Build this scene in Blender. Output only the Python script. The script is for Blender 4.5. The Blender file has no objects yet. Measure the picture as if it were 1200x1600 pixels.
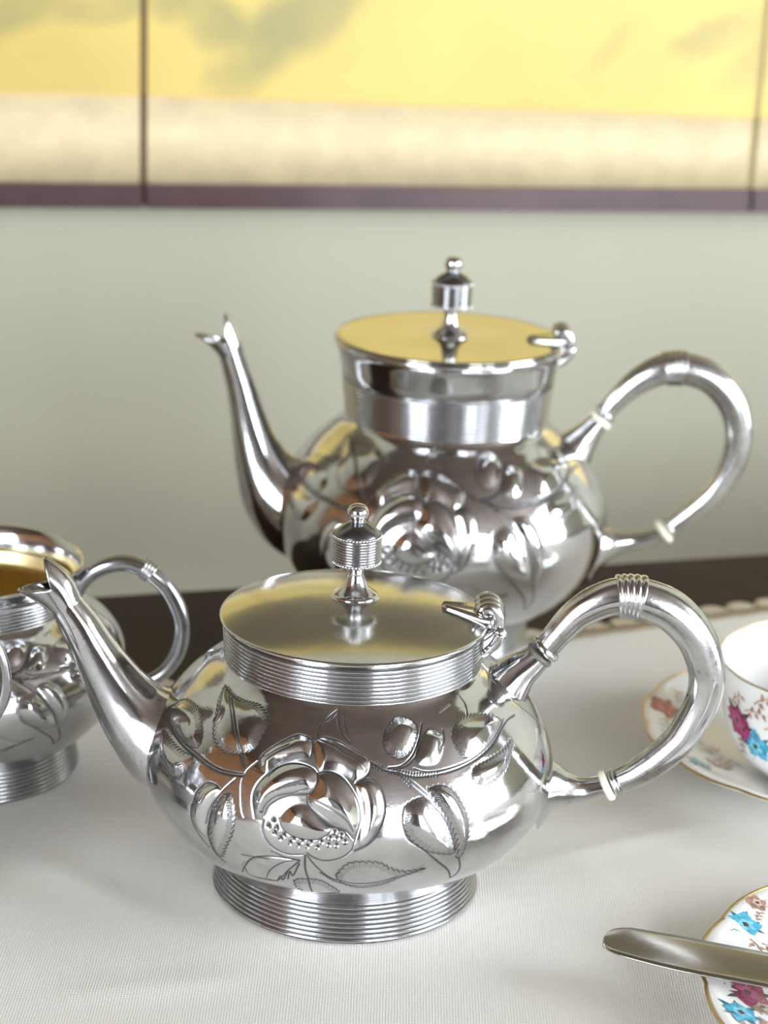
import bpy, math, random
import numpy as np

random.seed(7)
rng = np.random.default_rng(7)
SC = bpy.context.scene
COL = SC.collection

# ------------------------------------------------------------------ camera
F = 3200.0                      # focal length in pixels of the 1200 x 1600 frame
PITCH, ROLL = math.radians(18.0), 0.04
CAM = np.array([0.0, -0.677, 0.362])
FW = np.array([0, math.cos(PITCH), -math.sin(PITCH)])
R0 = np.array([1.0, 0, 0]); U0 = np.array([0, math.sin(PITCH), math.cos(PITCH)])
RT = math.cos(ROLL) * R0 + math.sin(ROLL) * U0
UP = -math.sin(ROLL) * R0 + math.cos(ROLL) * U0
cd = bpy.data.cameras.new('camera'); cam = bpy.data.objects.new('camera', cd); COL.objects.link(cam)
from mathutils import Matrix, Vector
M4 = Matrix(((RT[0], UP[0], -FW[0], CAM[0]), (RT[1], UP[1], -FW[1], CAM[1]), (RT[2], UP[2], -FW[2], CAM[2]), (0, 0, 0, 1)))
cam.matrix_world = M4
cd.sensor_fit = 'VERTICAL'; cd.sensor_height = 36.0; cd.lens = 36.0 * F / 1600.0
cd.clip_start = 0.02; cd.clip_end = 60
cd.dof.use_dof = True; cd.dof.focus_distance = 0.690; cd.dof.aperture_fstop = 10.5
SC.camera = cam

# ------------------------------------------------------------------ sky and exposure
W = bpy.data.worlds.new('overcast_sky'); SC.world = W; W.use_nodes = True
bgn = W.node_tree.nodes['Background']
bgn.inputs[0].default_value = (0.87, 0.94, 1.0, 1); bgn.inputs[1].default_value = 14.0
SC.view_settings.view_transform = 'Standard'; SC.view_settings.look = 'None'
SC.view_settings.gamma = 1.0; SC.view_settings.use_curve_mapping = False
SC.view_settings.exposure = 0.30
SC.cycles.max_bounces = 10; SC.cycles.glossy_bounces = 6; SC.cycles.diffuse_bounces = 5

# ------------------------------------------------------------------ pixel helpers (placing things in depth)
def ray(px, py): return FW + RT * (px - 600) / F - UP * (py - 800) / F
def ground(px, py, z=0.0):
    d = ray(px, py); return CAM + d * (z - CAM[2]) / d[2]
def at(px, py, y):
    d = ray(px, py); return CAM + d * (y - CAM[1]) / d[1]
def dep(p): return float((np.asarray(p) - CAM) @ FW)

# ------------------------------------------------------------------ object helpers
ROOTS = {}
def thing(name, label, cat, loc, group=None, kind=None):
    o = bpy.data.objects.new(name, None); COL.objects.link(o)
    o.location = loc; o.empty_display_size = 0.02
    if kind: o['kind'] = kind
    else: o['label'] = label; o['category'] = cat
    if group: o['group'] = group
    ROOTS[o.name] = np.array(loc, float)
    return o
def obj(name, V, Fc, mat, parent=None, smooth=True, label=None, cat=None, kind=None, group=None, attr=None, mats=None, midx=None):
    V = np.asarray(V, float)
    base = np.zeros(3)
    if parent is not None:
        r = parent
        while r.parent: r = r.parent
        base = ROOTS.get(r.name, np.zeros(3))
    me = bpy.data.meshes.new(name)
    Vl = (V - base).astype(np.float32)
    if isinstance(Fc, np.ndarray):
        n = len(Fc); k = Fc.shape[1]
        me.vertices.add(len(Vl)); me.vertices.foreach_set('co', Vl.ravel())
        me.loops.add(n * k); me.loops.foreach_set('vertex_index', Fc.astype(np.int32).ravel())
        me.polygons.add(n); me.polygons.foreach_set('loop_start', (np.arange(n) * k).astype(np.int32))
        me.update(calc_edges=True); me.validate()
    else:
        me.from_pydata(Vl.tolist(), [], Fc); me.update()
    if attr:
        for an, arr in attr.items():
            arr = np.asarray(arr, np.float32)
            if arr.ndim == 1:
                a = me.attributes.new(an, 'FLOAT', 'POINT'); a.data.foreach_set('value', arr)
            else:
                a = me.attributes.new(an, 'FLOAT_COLOR', 'POINT')
                a.data.foreach_set('color', np.concatenate([arr, np.ones((len(arr), 1), np.float32)], 1).ravel())
    for m in (mats or [mat]): me.materials.append(m)
    if midx is not None: me.polygons.foreach_set('material_index', np.asarray(midx, np.int32))
    me.polygons.foreach_set('use_smooth', [bool(smooth)] * len(me.polygons)); me.update()
    o = bpy.data.objects.new(name, me); COL.objects.link(o)
    if parent is not None: o.parent = parent
    if label: o['label'] = label
    if cat: o['category'] = cat
    if kind: o['kind'] = kind
    if group: o['group'] = group
    return o
def sharp(o, deg=35):
    me = o.data
    import bmesh
    bm = bmesh.new(); bm.from_mesh(me)
    for e in bm.edges:
        if len(e.link_faces) == 2 and e.calc_face_angle(0) > math.radians(deg): e.smooth = False
    bm.to_mesh(me); bm.free(); return o

def grid_faces(nr, nc, wrap=True):
    i = np.arange(nr - 1)[:, None]; j = np.arange(nc if wrap else nc - 1)[None, :]
    a = i * nc + j; b = i * nc + (j + 1) % nc; c = (i + 1) * nc + (j + 1) % nc; d = (i + 1) * nc + j
    return np.stack([a + 0 * b, b + 0 * a, c, d + 0 * a], -1).reshape(-1, 4)
def lathe(c, prof, n=96):
    """prof: (r, z) going outward-facing from bottom to top; c: base centre"""
    prof = np.asarray(prof, float); t = np.linspace(0, 2 * np.pi, n, endpoint=False)
    V = np.stack([c[0] + prof[:, :1] * np.sin(t), c[1] - prof[:, :1] * np.cos(t), c[2] + prof[:, 1:] + 0 * t], -1).reshape(-1, 3)
    return V, grid_faces(len(prof), n)
def catmull(pts, n=12, closed=False):
    pts = np.asarray(pts, float)
    if closed: q = np.vstack([pts[-1], pts, pts[0], pts[1]])
    else: q = np.vstack([2 * pts[0] - pts[1], pts, 2 * pts[-1] - pts[-2]])
    out = []
    for i in range(1, len(q) - 2):
        a, b, c, d = q[i - 1:i + 3]
        t = np.linspace(0, 1, n, endpoint=False)[:, None]
        out.append(.5 * (2 * b + (c - a) * t + (2 * a - 5 * b + 4 * c - d) * t * t + (3 * b - a - 3 * c + d) * t ** 3))
    if not closed: out.append(q[-2][None])
    return np.vstack(out)
def frames(P, ref):
    T = np.gradient(P, axis=0); T /= np.linalg.norm(T, axis=1)[:, None]
    B = np.tile(np.asarray(ref, float), (len(P), 1)); B -= (B * T).sum(1)[:, None] * T; B /= np.linalg.norm(B, axis=1)[:, None]
    N = np.cross(T, B)
    return T, N, B
def tube(P, rad, n=32, ref=(0, -1, 0), k=1.0, cap=True, facet=0.0, nf=6):
    P = np.asarray(P, float); rad = np.asarray(rad, float)
    T, N, B = frames(P, ref); t = np.linspace(0, 2 * np.pi, n, endpoint=False)
    f = 1 + facet * np.cos(nf * t)
    V = P[:, None] + rad[:, None, None] * (N[:, None] * (f * np.cos(t))[None, :, None] + k * B[:, None] * (f * np.sin(t))[None, :, None])
    V = V.reshape(-1, 3); Fc = grid_faces(len(P), n).tolist()
    if cap:
        Fc.append(list(range(n))[::-1]); Fc.append([(len(P) - 1) * n + i for i in range(n)])
    return V, Fc
def boxv(x0, x1, y0, y1, z0, z1):
    V = [(x, y, z) for z in (z0, z1) for y in (y0, y1) for x in (x0, x1)]
    return np.array(V, float), [[0, 2, 3, 1], [4, 5, 7, 6], [0, 1, 5, 4], [2, 6, 7, 3], [0, 4, 6, 2], [1, 3, 7, 5]]
def join(parts):
    V = []; Fc = []; o = 0
    for v, f in parts:
        V.append(np.asarray(v, float)); Fc += [[i + o for i in q] for q in (f.tolist() if isinstance(f, np.ndarray) else f)]; o += len(v)
    return np.vstack(V), Fc

# ------------------------------------------------------------------ materials
def mat(name):
    m = bpy.data.materials.new(name); m.use_nodes = True
    return m, m.node_tree, m.node_tree.nodes['Principled BSDF']
def nd(nt, t, **kw):
    n = nt.nodes.new(t)
    for k, v in kw.items():
        if k in n.bl_rna.properties and k != 'inputs': setattr(n, k, v)
    return n
def lk(nt, a, b): nt.links.new(a, b)
def noise(nt, scale, detail=4, rough=.55, coord=None, stretch=None):
    n = nd(nt, 'ShaderNodeTexNoise'); n.inputs['Scale'].default_value = scale; n.inputs['Detail'].default_value = detail; n.inputs['Roughness'].default_value = rough
    tc = nd(nt, 'ShaderNodeTexCoord'); src = tc.outputs['Object']
    if stretch:
        mp = nd(nt, 'ShaderNodeMapping'); mp.inputs['Scale'].default_value = stretch; lk(nt, src, mp.inputs[0]); src = mp.outputs[0]
    lk(nt, src, n.inputs['Vector']); return n
def ramp(nt, src, stops):
    r = nd(nt, 'ShaderNodeValToRGB'); e = r.color_ramp.elements
    while len(e) < len(stops): e.new(.5)
    for el, (p, c) in zip(e, stops):
        el.position = p; el.color = (c, c, c, 1) if isinstance(c, (int, float)) else (*c, 1)
    lk(nt, src, r.inputs[0]); return r
def plain(name, col, rough=.5, metal=0.0, spec=.5, var=0.0, scale=20, bump=0.0, bscale=200, coat=0.0):
    m, nt, p = mat(name)
    p.inputs['Base Color'].default_value = (*col, 1); p.inputs['Roughness'].default_value = rough; p.inputs['Metallic'].default_value = metal
    p.inputs['Specular IOR Level'].default_value = spec; p.inputs['Coat Weight'].default_value = coat
    if var:
        n = noise(nt, scale); c = np.array(col)
        r = ramp(nt, n.outputs[0], [(.3, tuple(c * (1 - var))), (.7, tuple(np.minimum(c * (1 + var), 1)))]); lk(nt, r.outputs[0], p.inputs['Base Color'])
    if bump:
        n = noise(nt, bscale); b = nd(nt, 'ShaderNodeBump'); b.inputs['Strength'].default_value = bump; b.inputs['Distance'].default_value = .001
        lk(nt, n.outputs[0], b.inputs['Height']); lk(nt, b.outputs[0], p.inputs['Normal'])
    return m
def silver(name, rough=.13, col=(.61, .61, .625), tarn=(.20, .185, .17), amount=.35, scale=38, pits=0.0, groove=False, scratch=.05, stretch=(1, 1, 1)):
    m, nt, p = mat(name); p.inputs['Metallic'].default_value = 1.0
    n = noise(nt, scale, 6, .62)
    r = ramp(nt, n.outputs[0], [(.45, 0.0), (.80, amount)])
    mx = nd(nt, 'ShaderNodeMix', data_type='RGBA'); mx.inputs[6].default_value = (*col, 1); mx.inputs[7].default_value = (*tarn, 1); lk(nt, r.outputs[0], mx.inputs[0])
    out = mx.outputs[2]
    rr = nd(nt, 'ShaderNodeMath', operation='MULTIPLY_ADD'); lk(nt, r.outputs[0], rr.inputs[0]); rr.inputs[1].default_value = .25; rr.inputs[2].default_value = rough
    rout = rr.outputs[0]
    if pits:
        n2 = noise(nt, 420, 5, .7); r2 = ramp(nt, n2.outputs[0], [(.56, 0.0), (.66, pits)])
        n4 = noise(nt, 60, 3); r4 = ramp(nt, n4.outputs[0], [(.40, 0.0), (.62, 1.0)])
        mu = nd(nt, 'ShaderNodeMath', operation='MULTIPLY'); lk(nt, r2.outputs[0], mu.inputs[0]); lk(nt, r4.outputs[0], mu.inputs[1])
        m2 = nd(nt, 'ShaderNodeMix', data_type='RGBA'); m2.inputs[7].default_value = (.12, .11, .10, 1); lk(nt, mu.outputs[0], m2.inputs[0]); lk(nt, out, m2.inputs[6]); out = m2.outputs[2]
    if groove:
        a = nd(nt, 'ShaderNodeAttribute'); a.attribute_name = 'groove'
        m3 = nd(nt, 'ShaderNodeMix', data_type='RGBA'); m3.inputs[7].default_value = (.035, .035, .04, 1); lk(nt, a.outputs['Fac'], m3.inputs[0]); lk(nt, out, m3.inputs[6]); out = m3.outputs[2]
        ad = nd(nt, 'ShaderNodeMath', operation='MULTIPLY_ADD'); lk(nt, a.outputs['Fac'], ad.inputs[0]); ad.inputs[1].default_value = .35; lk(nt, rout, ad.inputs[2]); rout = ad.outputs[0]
    lk(nt, out, p.inputs['Base Color']); lk(nt, rout, p.inputs['Roughness'])
    if scratch:
        s = noise(nt, 260, 3, .6, stretch=stretch); b = nd(nt, 'ShaderNodeBump'); b.inputs['Strength'].default_value = scratch; b.inputs['Distance'].default_value = .0006
        lk(nt, s.outputs[0], b.inputs['Height']); lk(nt, b.outputs[0], p.inputs['Normal'])
    return m
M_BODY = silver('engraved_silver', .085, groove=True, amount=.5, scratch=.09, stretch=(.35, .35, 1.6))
M_SILV = silver('polished_silver', .10, pits=.4, amount=.6, scratch=.05)
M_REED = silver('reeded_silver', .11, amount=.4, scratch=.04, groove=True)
M_LID = silver('brushed_silver', .15, col=(.62, .61, .59), amount=.55, scale=26, scratch=.10, stretch=(1, .25, 1))
M_HAND = silver('worn_silver', .14, col=(.60, .60, .61), tarn=(.22, .20, .18), amount=.8, scale=60, pits=.8, scratch=.10)
M_GILT = silver('gilt_silver', .38, col=(.93, .79, .45), tarn=(.80, .66, .36), amount=.5, scratch=.08)
M_OXID = silver('oxidised_silver', .22, col=(.22, .22, .24), tarn=(.08, .08, .09), amount=.6)
M_STEEL = silver('worn_steel', .20, col=(.52, .50, .47), tarn=(.40, .38, .35), amount=.3, scale=30, scratch=.10, stretch=(.2, 1, 1))
M_IVORY = plain('aged_ivory', (.83, .80, .64), .38, var=.05, scale=300)
M_CHINA = plain('white_bone_china', (.90, .90, .89), .10, spec=.4)
M_GOLD = silver('gold_leaf_edge', .28, col=(.56, .39, .13), tarn=(.30, .20, .07), amount=.7, scale=120)
M_WOOD = plain('dark_polished_wood', (.030, .016, .012), .45, spec=.10, var=.35, scale=14)
M_LACQ = plain('dark_lacquered_wood', (.055, .026, .030), .30, var=.2, scale=30)
M_BLUE = plain('turquoise_print', (.07, .42, .62), .12, var=.45, scale=420)
M_MAROON = plain('maroon_print', (.30, .015, .10), .12, var=.55, scale=420)
M_BROWN = plain('sepia_print', (.42, .24, .17), .12, var=.45, scale=420)
M_PALEBR = plain('faded_sepia_print', (.62, .48, .42), .12, var=.3, scale=420)

# ================================================================== the room
AL = math.atan(.195)
AD = np.array([math.cos(AL), math.sin(AL), 0]); ND = np.array([math.sin(AL), -math.cos(AL), 0]); WO = np.array([0, .622, 0])
def room(V):            # (along back wall, out from back wall, height) -> world
    V = np.asarray(V, float); return WO + V[:, :1] * AD + V[:, 1:2] * ND + V[:, 2:] * np.array([0, 0, 1.0])
def rbox(a0, a1, b0, b1, z0, z1):
    v, f = boxv(a0, a1, b0, b1, z0, z1); return room(v), [q[::-1] for q in f]
A0, A1, B1, Z0, Z1 = -2.3, 2.5, 4.3, -.78, 1.75
M_SAGE = plain('sage_wall_paint', (.355, .345, .268), .7, var=.02, scale=3, bump=.05, bscale=90)
M_CEIL = plain('stained_pine_boards', (.11, .080, .060), .6, var=.25, scale=4)
M_OAKP = plain('oak_panelling', (.30, .14, .055), .5, var=.3, scale=5)
M_FLOOR = plain('oak_floor', (.12, .06, .035), .4, var=.3, scale=6)
M_PIER = plain('dark_standin_wall', (.035, .022, .018), .45, var=.3, scale=5)  # near black so the added pier mirrors as a person's dark band
M_WHITE = plain('white_joinery', (.8, .8, .78), .5)
def struct(name, parts, m): 
    v, f = join(parts); return obj(name, v, f, m, smooth=False, kind='structure')
struct('floor', [rbox(A0 - .1, A1 + .1, -.1, B1 + .1, Z0 - .1, Z0)], M_FLOOR)
struct('ceiling', [rbox(A0 - .1, A1 + .1, -.1, B1 + .1, Z1, Z1 + .1)], M_CEIL)
struct('wall_back', [rbox(A0, A1, -.1, 0, Z0, Z1)], M_SAGE)
# front wall: dark pier added to stand in for the person at the camera, and two tall windows; right and left walls: one window each
WIN_F = [(.45, 1.45), (1.65, 2.40)]; WZ0, WZ1 = -.40, 1.63
struct('wall_front', [rbox(A0, A1, B1, B1 + .1, Z0, WZ0), rbox(A0, A1, B1, B1 + .1, WZ1, Z1),
       rbox(A0, WIN_F[0][0], B1, B1 + .1, WZ0, WZ1), rbox(WIN_F[0][1], WIN_F[1][0], B1, B1 + .1, WZ0, WZ1), rbox(WIN_F[1][1], A1, B1, B1 + .1, WZ0, WZ1)], M_PIER)
WR = (.9, 2.7)
struct('wall_right', [rbox(A1, A1 + .1, -.1, B1 + .1, Z0, WZ0), rbox(A1, A1 + .1, -.1, B1 + .1, WZ1, Z1),
       rbox(A1, A1 + .1, -.1, WR[0], WZ0, WZ1), rbox(A1, A1 + .1, WR[1], B1 + .1, WZ0, WZ1)], M_SAGE)
WL = (2.1, 4.0)
struct('wall_left', [rbox(A0 - .1, A0, -.1, B1 + .1, Z0, WZ0), rbox(A0 - .1, A0, -.1, B1 + .1, WZ1, Z1),
       rbox(A0 - .1, A0, -.1, WL[0], WZ0, WZ1), rbox(A0 - .1, A0, WL[1], B1 + .1, WZ0, WZ1)], M_OAKP)
def window(i, a0, a1, b0, b1, axis):
    t = .05; P = []
    def bar(u0, u1, z0, z1):
        P.append(rbox(u0, u1, b0, b1, z0, z1) if axis == 'a' else rbox(a0, a1, u0, u1, z0, z1))
    lo, hi = (a0, a1) if axis == 'a' else (b0, b1)
    bar(lo, lo + t, WZ0, WZ1); bar(hi - t, hi, WZ0, WZ1); bar(lo + t, hi - t, WZ0, WZ0 + t); bar(lo + t, hi - t, WZ1 - t, WZ1)
    m = (lo + hi) / 2; bar(m - .025, m + .025, WZ0 + t, WZ1 - t)
    zm = (WZ0 + WZ1) / 2 + .1; bar(lo + t, m - .025, zm - .02, zm + .02); bar(m + .025, hi - t, zm - .02, zm + .02)
    struct('window_%d' % i, P, M_WHITE)
window(1, *WIN_F[0], B1 + .02, B1 + .07, 'a'); window(2, *WIN_F[1], B1 + .02, B1 + .07, 'a')
window(3, A1 + .02, A1 + .07, *WR, 'b'); window(4, A0 - .07, A0 - .02, *WL, 'b')
def portal(a, b, size, nrm):
    l = bpy.data.lights.new('window_portal', 'AREA'); l.shape = 'RECTANGLE'; l.size, l.size_y = size, WZ1 - WZ0; l.cycles.is_portal = True
    o = bpy.data.objects.new('window_portal', l); COL.objects.link(o)
    p = room([(a, b, (WZ0 + WZ1) / 2)])[0]; o.location = p
    n = nrm[0] * AD + nrm[1] * ND
    o.rotation_euler = Vector(n).to_track_quat('-Z', 'Y').to_euler()
for w in WIN_F: portal((w[0] + w[1]) / 2, B1 + .11, w[1] - w[0], (0, -1))
portal(A1 + .11, (WR[0] + WR[1]) / 2, WR[1] - WR[0], (-1, 0)); portal(A0 - .11, (WL[0] + WL[1]) / 2, WL[1] - WL[0], (1, 0))

# ================================================================== gold folding screen hung flat on the back wall
m, nt, p = mat('gold_leaf_painting'); M_PAINT = m
a = nd(nt, 'ShaderNodeAttribute'); a.attribute_name = 'pigment'; lk(nt, a.outputs['Color'], p.inputs['Base Color'])
p.inputs['Roughness'].default_value = .42; p.inputs['Metallic'].default_value = .15
M_BROC = plain('cream_brocade', (.555, .45, .275), .65, var=.10, scale=60)
M_HINGE = plain('brown_paper_hinge', (.13, .075, .03), .7)
scr = thing('folding_screen', 'gold leaf folding screen with ink painting and cream brocade border on sage wall', 'folding screen', tuple(room([(.03, .012, .146)])[0]))
def vnoise(x, y, seed, octv=4):
    r = np.zeros_like(x); amp = 1; tot = 0; g = np.random.default_rng(seed)
    for o in range(octv):
        T = g.random((64, 64)); xi = np.floor(x).astype(int); yi = np.floor(y).astype(int); fx = x - xi; fy = y - yi
        fx = fx * fx * (3 - 2 * fx); fy = fy * fy * (3 - 2 * fy)
        A = T[xi % 64, yi % 64]; B = T[(xi + 1) % 64, yi % 64]; C_ = T[xi % 64, (yi + 1) % 64]; D = T[(xi + 1) % 64, (yi + 1) % 64]
        r += amp * ((A * (1 - fx) + B * fx) * (1 - fy) + (C_ * (1 - fx) + D * fx) * fy); tot += amp; amp *= .5; x = x * 2.03; y = y * 2.03
    return r / tot
INK = [(-.235, .262, .030, .010, .45, .55), (-.190, .266, .030, .008, .2, .5), (-.118, .262, .032, .012, -.5, .6), (-.085, .251, .034, .014, .75, .62), (-.062, .266, .030, .014, .6, .75),
       (-.096, .240, .016, .007, .4, .4), (.190, .258, .022, .006, .6, .45), (.205, .262, .02, .008, .3, .35), (.235, .25, .03, .012, .4, .4), (.130, .243, .016, .004, .8, .22),
       (-.04, .375, .16, .030, .1, .9), (.12, .40, .18, .045, -.1, .9), (-.22, .42, .14, .05, .2, .9), (.0, .48, .26, .06, .1, .95), (.30, .46, .2, .07, .2, .9), (-.35, .52, .2, .07, .2, .8), (.05, .62, .3, .09, 0, .85), (-.2, .76, .25, .07, .2, .7), (.3, .74, .25, .08, -.2, .7)]  # upper blots lie out of view, added to darken the lid's reflection
def pigment(a, z):
    n1 = vnoise(a * 38 + 90, z * 38 + 20, 3); n2 = vnoise(a * 14 + 50, z * 14 + 9, 5)
    gold = np.array([.50, .375, .105]); base = gold * (.90 + .18 * n2[:, None])
    ink = np.zeros_like(a)
    for (ca, cz, ra, rz, rot, s) in INK:
        da = a - ca + .02 * (n1 - .5); dz = z - cz + .02 * (n2 - .5)
        u = da * math.cos(rot) + dz * math.sin(rot); v = -da * math.sin(rot) + dz * math.cos(rot)
        d = np.sqrt((u / ra) ** 2 + (v / rz) ** 2); ink = np.maximum(ink, 1.25 * s * np.clip(1.75 - d, 0, 1) * (.55 + .9 * n1))
    ink = np.clip(ink, 0, .9)[:, None]
    upper_dark = np.clip((z - .302 - .045 * (n2 - .5) - .05 * np.sin(a * 9 + 1.2) ** 2) / .03, 0, 1) * np.clip((.86 - z + .1 * (n2 - .5)) / .1, 0, 1) * (.72 + .4 * n1)  # unseen dark upper mass, added for its reflection in lid and knife
    upper_dark = np.clip(upper_dark, 0, .93)[:, None]; c = base * (1 - ink) + np.array([.24, .215, .085]) * ink
    return c * (1 - upper_dark) + np.array([.085, .070, .048]) * upper_dark
SEAMS = [-.54, -.1615, .2275, .61]; ZB, ZR, ZT = .1465, .1610, .95
for i in range(3):
    a0, a1 = SEAMS[i] + .0022, SEAMS[i + 1] - .0022
    zl, zr = [(.2165, .2143), (.2145, .2068), (.207, .205)][i]
    # painting
    na, nz = 130, 200
    u = np.linspace(0, 1, na); vv = np.linspace(0, 1, nz) ** 1.4
    A = a0 + (a1 - a0) * u[None, :] + 0 * vv[:, None]; bot = zl + (zr - zl) * u
    Z = bot[None, :] + (ZT - bot)[None, :] * vv[:, None]
    V = room(np.stack([A.ravel(), np.full(A.size, .020), Z.ravel()], -1))
    pan, pf = rbox(a0, a1, .004, .0195, ZR - .002, ZT)
    root = obj('screen_panel', pan, pf, M_BROC, scr, False)
    obj('painting', V, grid_faces(nz, na, False)[:, ::-1], M_PAINT, root, attr={'pigment': pigment(A.ravel(), Z.ravel())})
    # brocade band and the fine wavy seam above it
    n = 80; ua = np.linspace(a0, a1, n); zz = np.interp(ua, [a0, a1], [zl, zr]) + .0012 * (vnoise(ua * 260, ua * 0 + i, 11) - .5)
    Vb = np.vstack([np.stack([ua, 0 * ua + b, z], -1) for b, z in ((.0197, ZR + 0 * ua), (.0212, ZR + 0 * ua), (.0212, zz), (.0197, zz))])
    obj('brocade_border', room(Vb), grid_faces(4, n, False), M_BROC, root)
    Vs = np.vstack([np.stack([ua, 0 * ua + b, z], -1) for b, z in ((.0213, zz - .0012), (.0219, zz - .0006), (.0213, zz + .0004))])
    obj('border_cord', room(Vs), grid_faces(3, n, False), plain('ochre_cord', (.62, .42, .16), .7), root)
    v, f = rbox(a0 - .001, a1 + .001, .003, .026, ZB, ZR); obj('frame_rail', v, f, M_LACQ, scr, False)
    v, f = rbox(a0 - .001, a1 + .001, .003, .026, ZT, ZT + .0145); obj('frame_rail', v, f, M_LACQ, scr, False)
for s, mm in ((1, M_HINGE), (2, plain('olive_paper_hinge', (.40, .33, .13), .7))):
    v, f = rbox(SEAMS[s] - .0035, SEAMS[s] + .0035, .002, .0185, ZR, ZT); obj('paper_hinge', v, f, mm, scr, False)
    v, f = rbox(SEAMS[s] - .0030, SEAMS[s] + .0030, .002, .020, ZB + .001, ZR); obj('paper_hinge', v, f, M_HINGE, scr, False)

# ================================================================== table and cloth
TA = math.atan(.306); td = np.array([math.cos(TA), math.sin(TA), 0]); tn = np.array([math.sin(TA), -math.cos(TA), 0]); TO = np.array([0, .3245, 0])
def tabv(V):
    V = np.asarray(V, float); return TO + V[:, :1] * td + V[:, 1:2] * tn + V[:, 2:] * np.array([0, 0, 1.0])
def tbox(*a):
    v, f = boxv(*a); return tabv(v), [q[::-1] for q in f]
tab = thing('dining_table', 'dark polished wood table showing behind the scalloped cloth edge', 'table', (TO[0] + tn[0] * .5, TO[1] + tn[1] * .5, Z0))
v, f = tbox(-1.0, 1.0, 0, 1.02, -.028, 0); obj('table_top', v, f, M_WOOD, tab, False)
v, f = join([tbox(-.88, .88, .08, .10, -.11, -.028), tbox(-.88, .88, .92, .94, -.11, -.028), tbox(-.88, -.86, .10, .92, -.11, -.028), tbox(.86, .88, .10, .92, -.11, -.028)])
obj('apron', v, f, M_WOOD, tab, False)
for sa in (-.87, .87):
    for sb in (.11, .91):
        q = tabv([(sa, sb, 0)])[0]
        v, f = lathe((q[0], q[1], 0), [(0, Z0), (.02, Z0), (.022, Z0 + .05), (.03, Z0 + .4), (.034, -.11), (.034, -.029), (0, -.029)], 20); obj('leg', v, f, M_WOOD, tab)

m, nt, p = mat('ivory_linen_weave'); M_LINEN = m
tc = nd(nt, 'ShaderNodeTexCoord'); bmps = []
add = nd(nt, 'ShaderNodeMath', operation='ADD')
for k, dr in enumerate(('X', 'Y')):
    wv = nd(nt, 'ShaderNodeTexWave', bands_direction=dr); wv.inputs['Scale'].default_value = 330; wv.inputs['Distortion'].default_value = 1.2; wv.inputs['Detail'].default_value = 1; wv.inputs['Detail Scale'].default_value = .5
    lk(nt, tc.outputs['Object'], wv.inputs['Vector']); lk(nt, wv.outputs[1], add.inputs[k])
nn = noise(nt, 900, 2); ad2 = nd(nt, 'ShaderNodeMath', operation='ADD'); lk(nt, add.outputs[0], ad2.inputs[0]); lk(nt, nn.outputs[0], ad2.inputs[1])
b = nd(nt, 'ShaderNodeBump'); b.inputs['Strength'].default_value = .40; b.inputs['Distance'].default_value = .00022
lk(nt, ad2.outputs[0], b.inputs['Height']); lk(nt, b.outputs[0], p.inputs['Normal'])
n = noise(nt, 9, 5); r = ramp(nt, n.outputs[0], [(.35, (.755, .73, .675)), (.7, (.81, .79, .74))])
mxc = nd(nt, 'ShaderNodeMix', data_type='RGBA', blend_type='MULTIPLY'); mxc.inputs[0].default_value = .22
rw = ramp(nt, ad2.outputs[0], [(.2, .62), (.9, 1.0)]); lk(nt, r.outputs[0], mxc.inputs[6]); lk(nt, rw.outputs[0], mxc.inputs[7]); lk(nt, mxc.outputs[2], p.inputs['Base Color'])
p.inputs['Roughness'].default_value = .75; p.inputs['Sheen Weight'].default_value = .15
CA = math.atan(.462); cdv = np.array([math.cos(CA), math.sin(CA), 0]); cnv = np.array([math.sin(CA), -math.cos(CA), 0]); CO = np.array([0, .2040, 0])
CT = .0008
cl = thing('tablecloth', 'ivory linen cloth with scalloped lace edge under the silver tea set', 'tablecloth', (CO[0] + cnv[0] * .3, CO[1] + cnv[1] * .3, 0.0))
cl.rotation_euler = (0, 0, 0)
nu, nv = 300, 170; U = np.linspace(-.70, .62, nu); Vv = np.linspace(0, .66, nv)
UU, VV = np.meshgrid(U, Vv)
base = CO + UU.ravel()[:, None] * cdv + VV.ravel()[:, None] * cnv
def wrinkle(x, y):
    w = .0005 * vnoise(x * 9 + 30, y * 9 + 30, 21, 2)
    def crease(px0, py0, px1, py1, h, wd):
        A = ground(px0, py0)[:2]; B = ground(px1, py1)[:2]; d = (B - A) / np.linalg.norm(B - A); n_ = np.array([-d[1], d[0]])
        s = (x - A[0]) * d[0] + (y - A[1]) * d[1]; t = (x - A[0]) * n_[0] + (y - A[1]) * n_[1]; L = np.linalg.norm(B - A)
        return h * np.exp(-(t / wd) ** 2) * np.clip(s / .02, 0, 1) * np.clip((L - s) / .02, 0, 1)
    w += crease(880, 1330, 1180, 1600, .0010, .006) + crease(760, 1370, 1100, 1290, .0008, .005) + crease(20, 1330, 330, 1480, .0009, .007) + crease(60, 1560, 420, 1530, .0008, .006)
    for cx, cy, rr in ((-.009, -.0025, .055), (.0273, .25, .055), (-.163, .086, .055), (.19, .105, .05), (.195, -.09, .06), (-.24, -.04, .055)):
        w *= np.clip((np.hypot(x - cx, y - cy) - rr) / .03, 0, 1)
    return np.clip(w, 0, None)
top = base + np.array([0, 0, CT - .0001]) ; top[:, 2] += wrinkle(base[:, 0], base[:, 1])
obj('linen_panel', np.vstack([top]), grid_faces(nv, nu, False)[:, ::-1], M_LINEN, cl)
M_LACE = plain('ecru_crochet_lace', (.60, .52, .39), .85, var=.15, scale=200, bump=.5, bscale=700)
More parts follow.
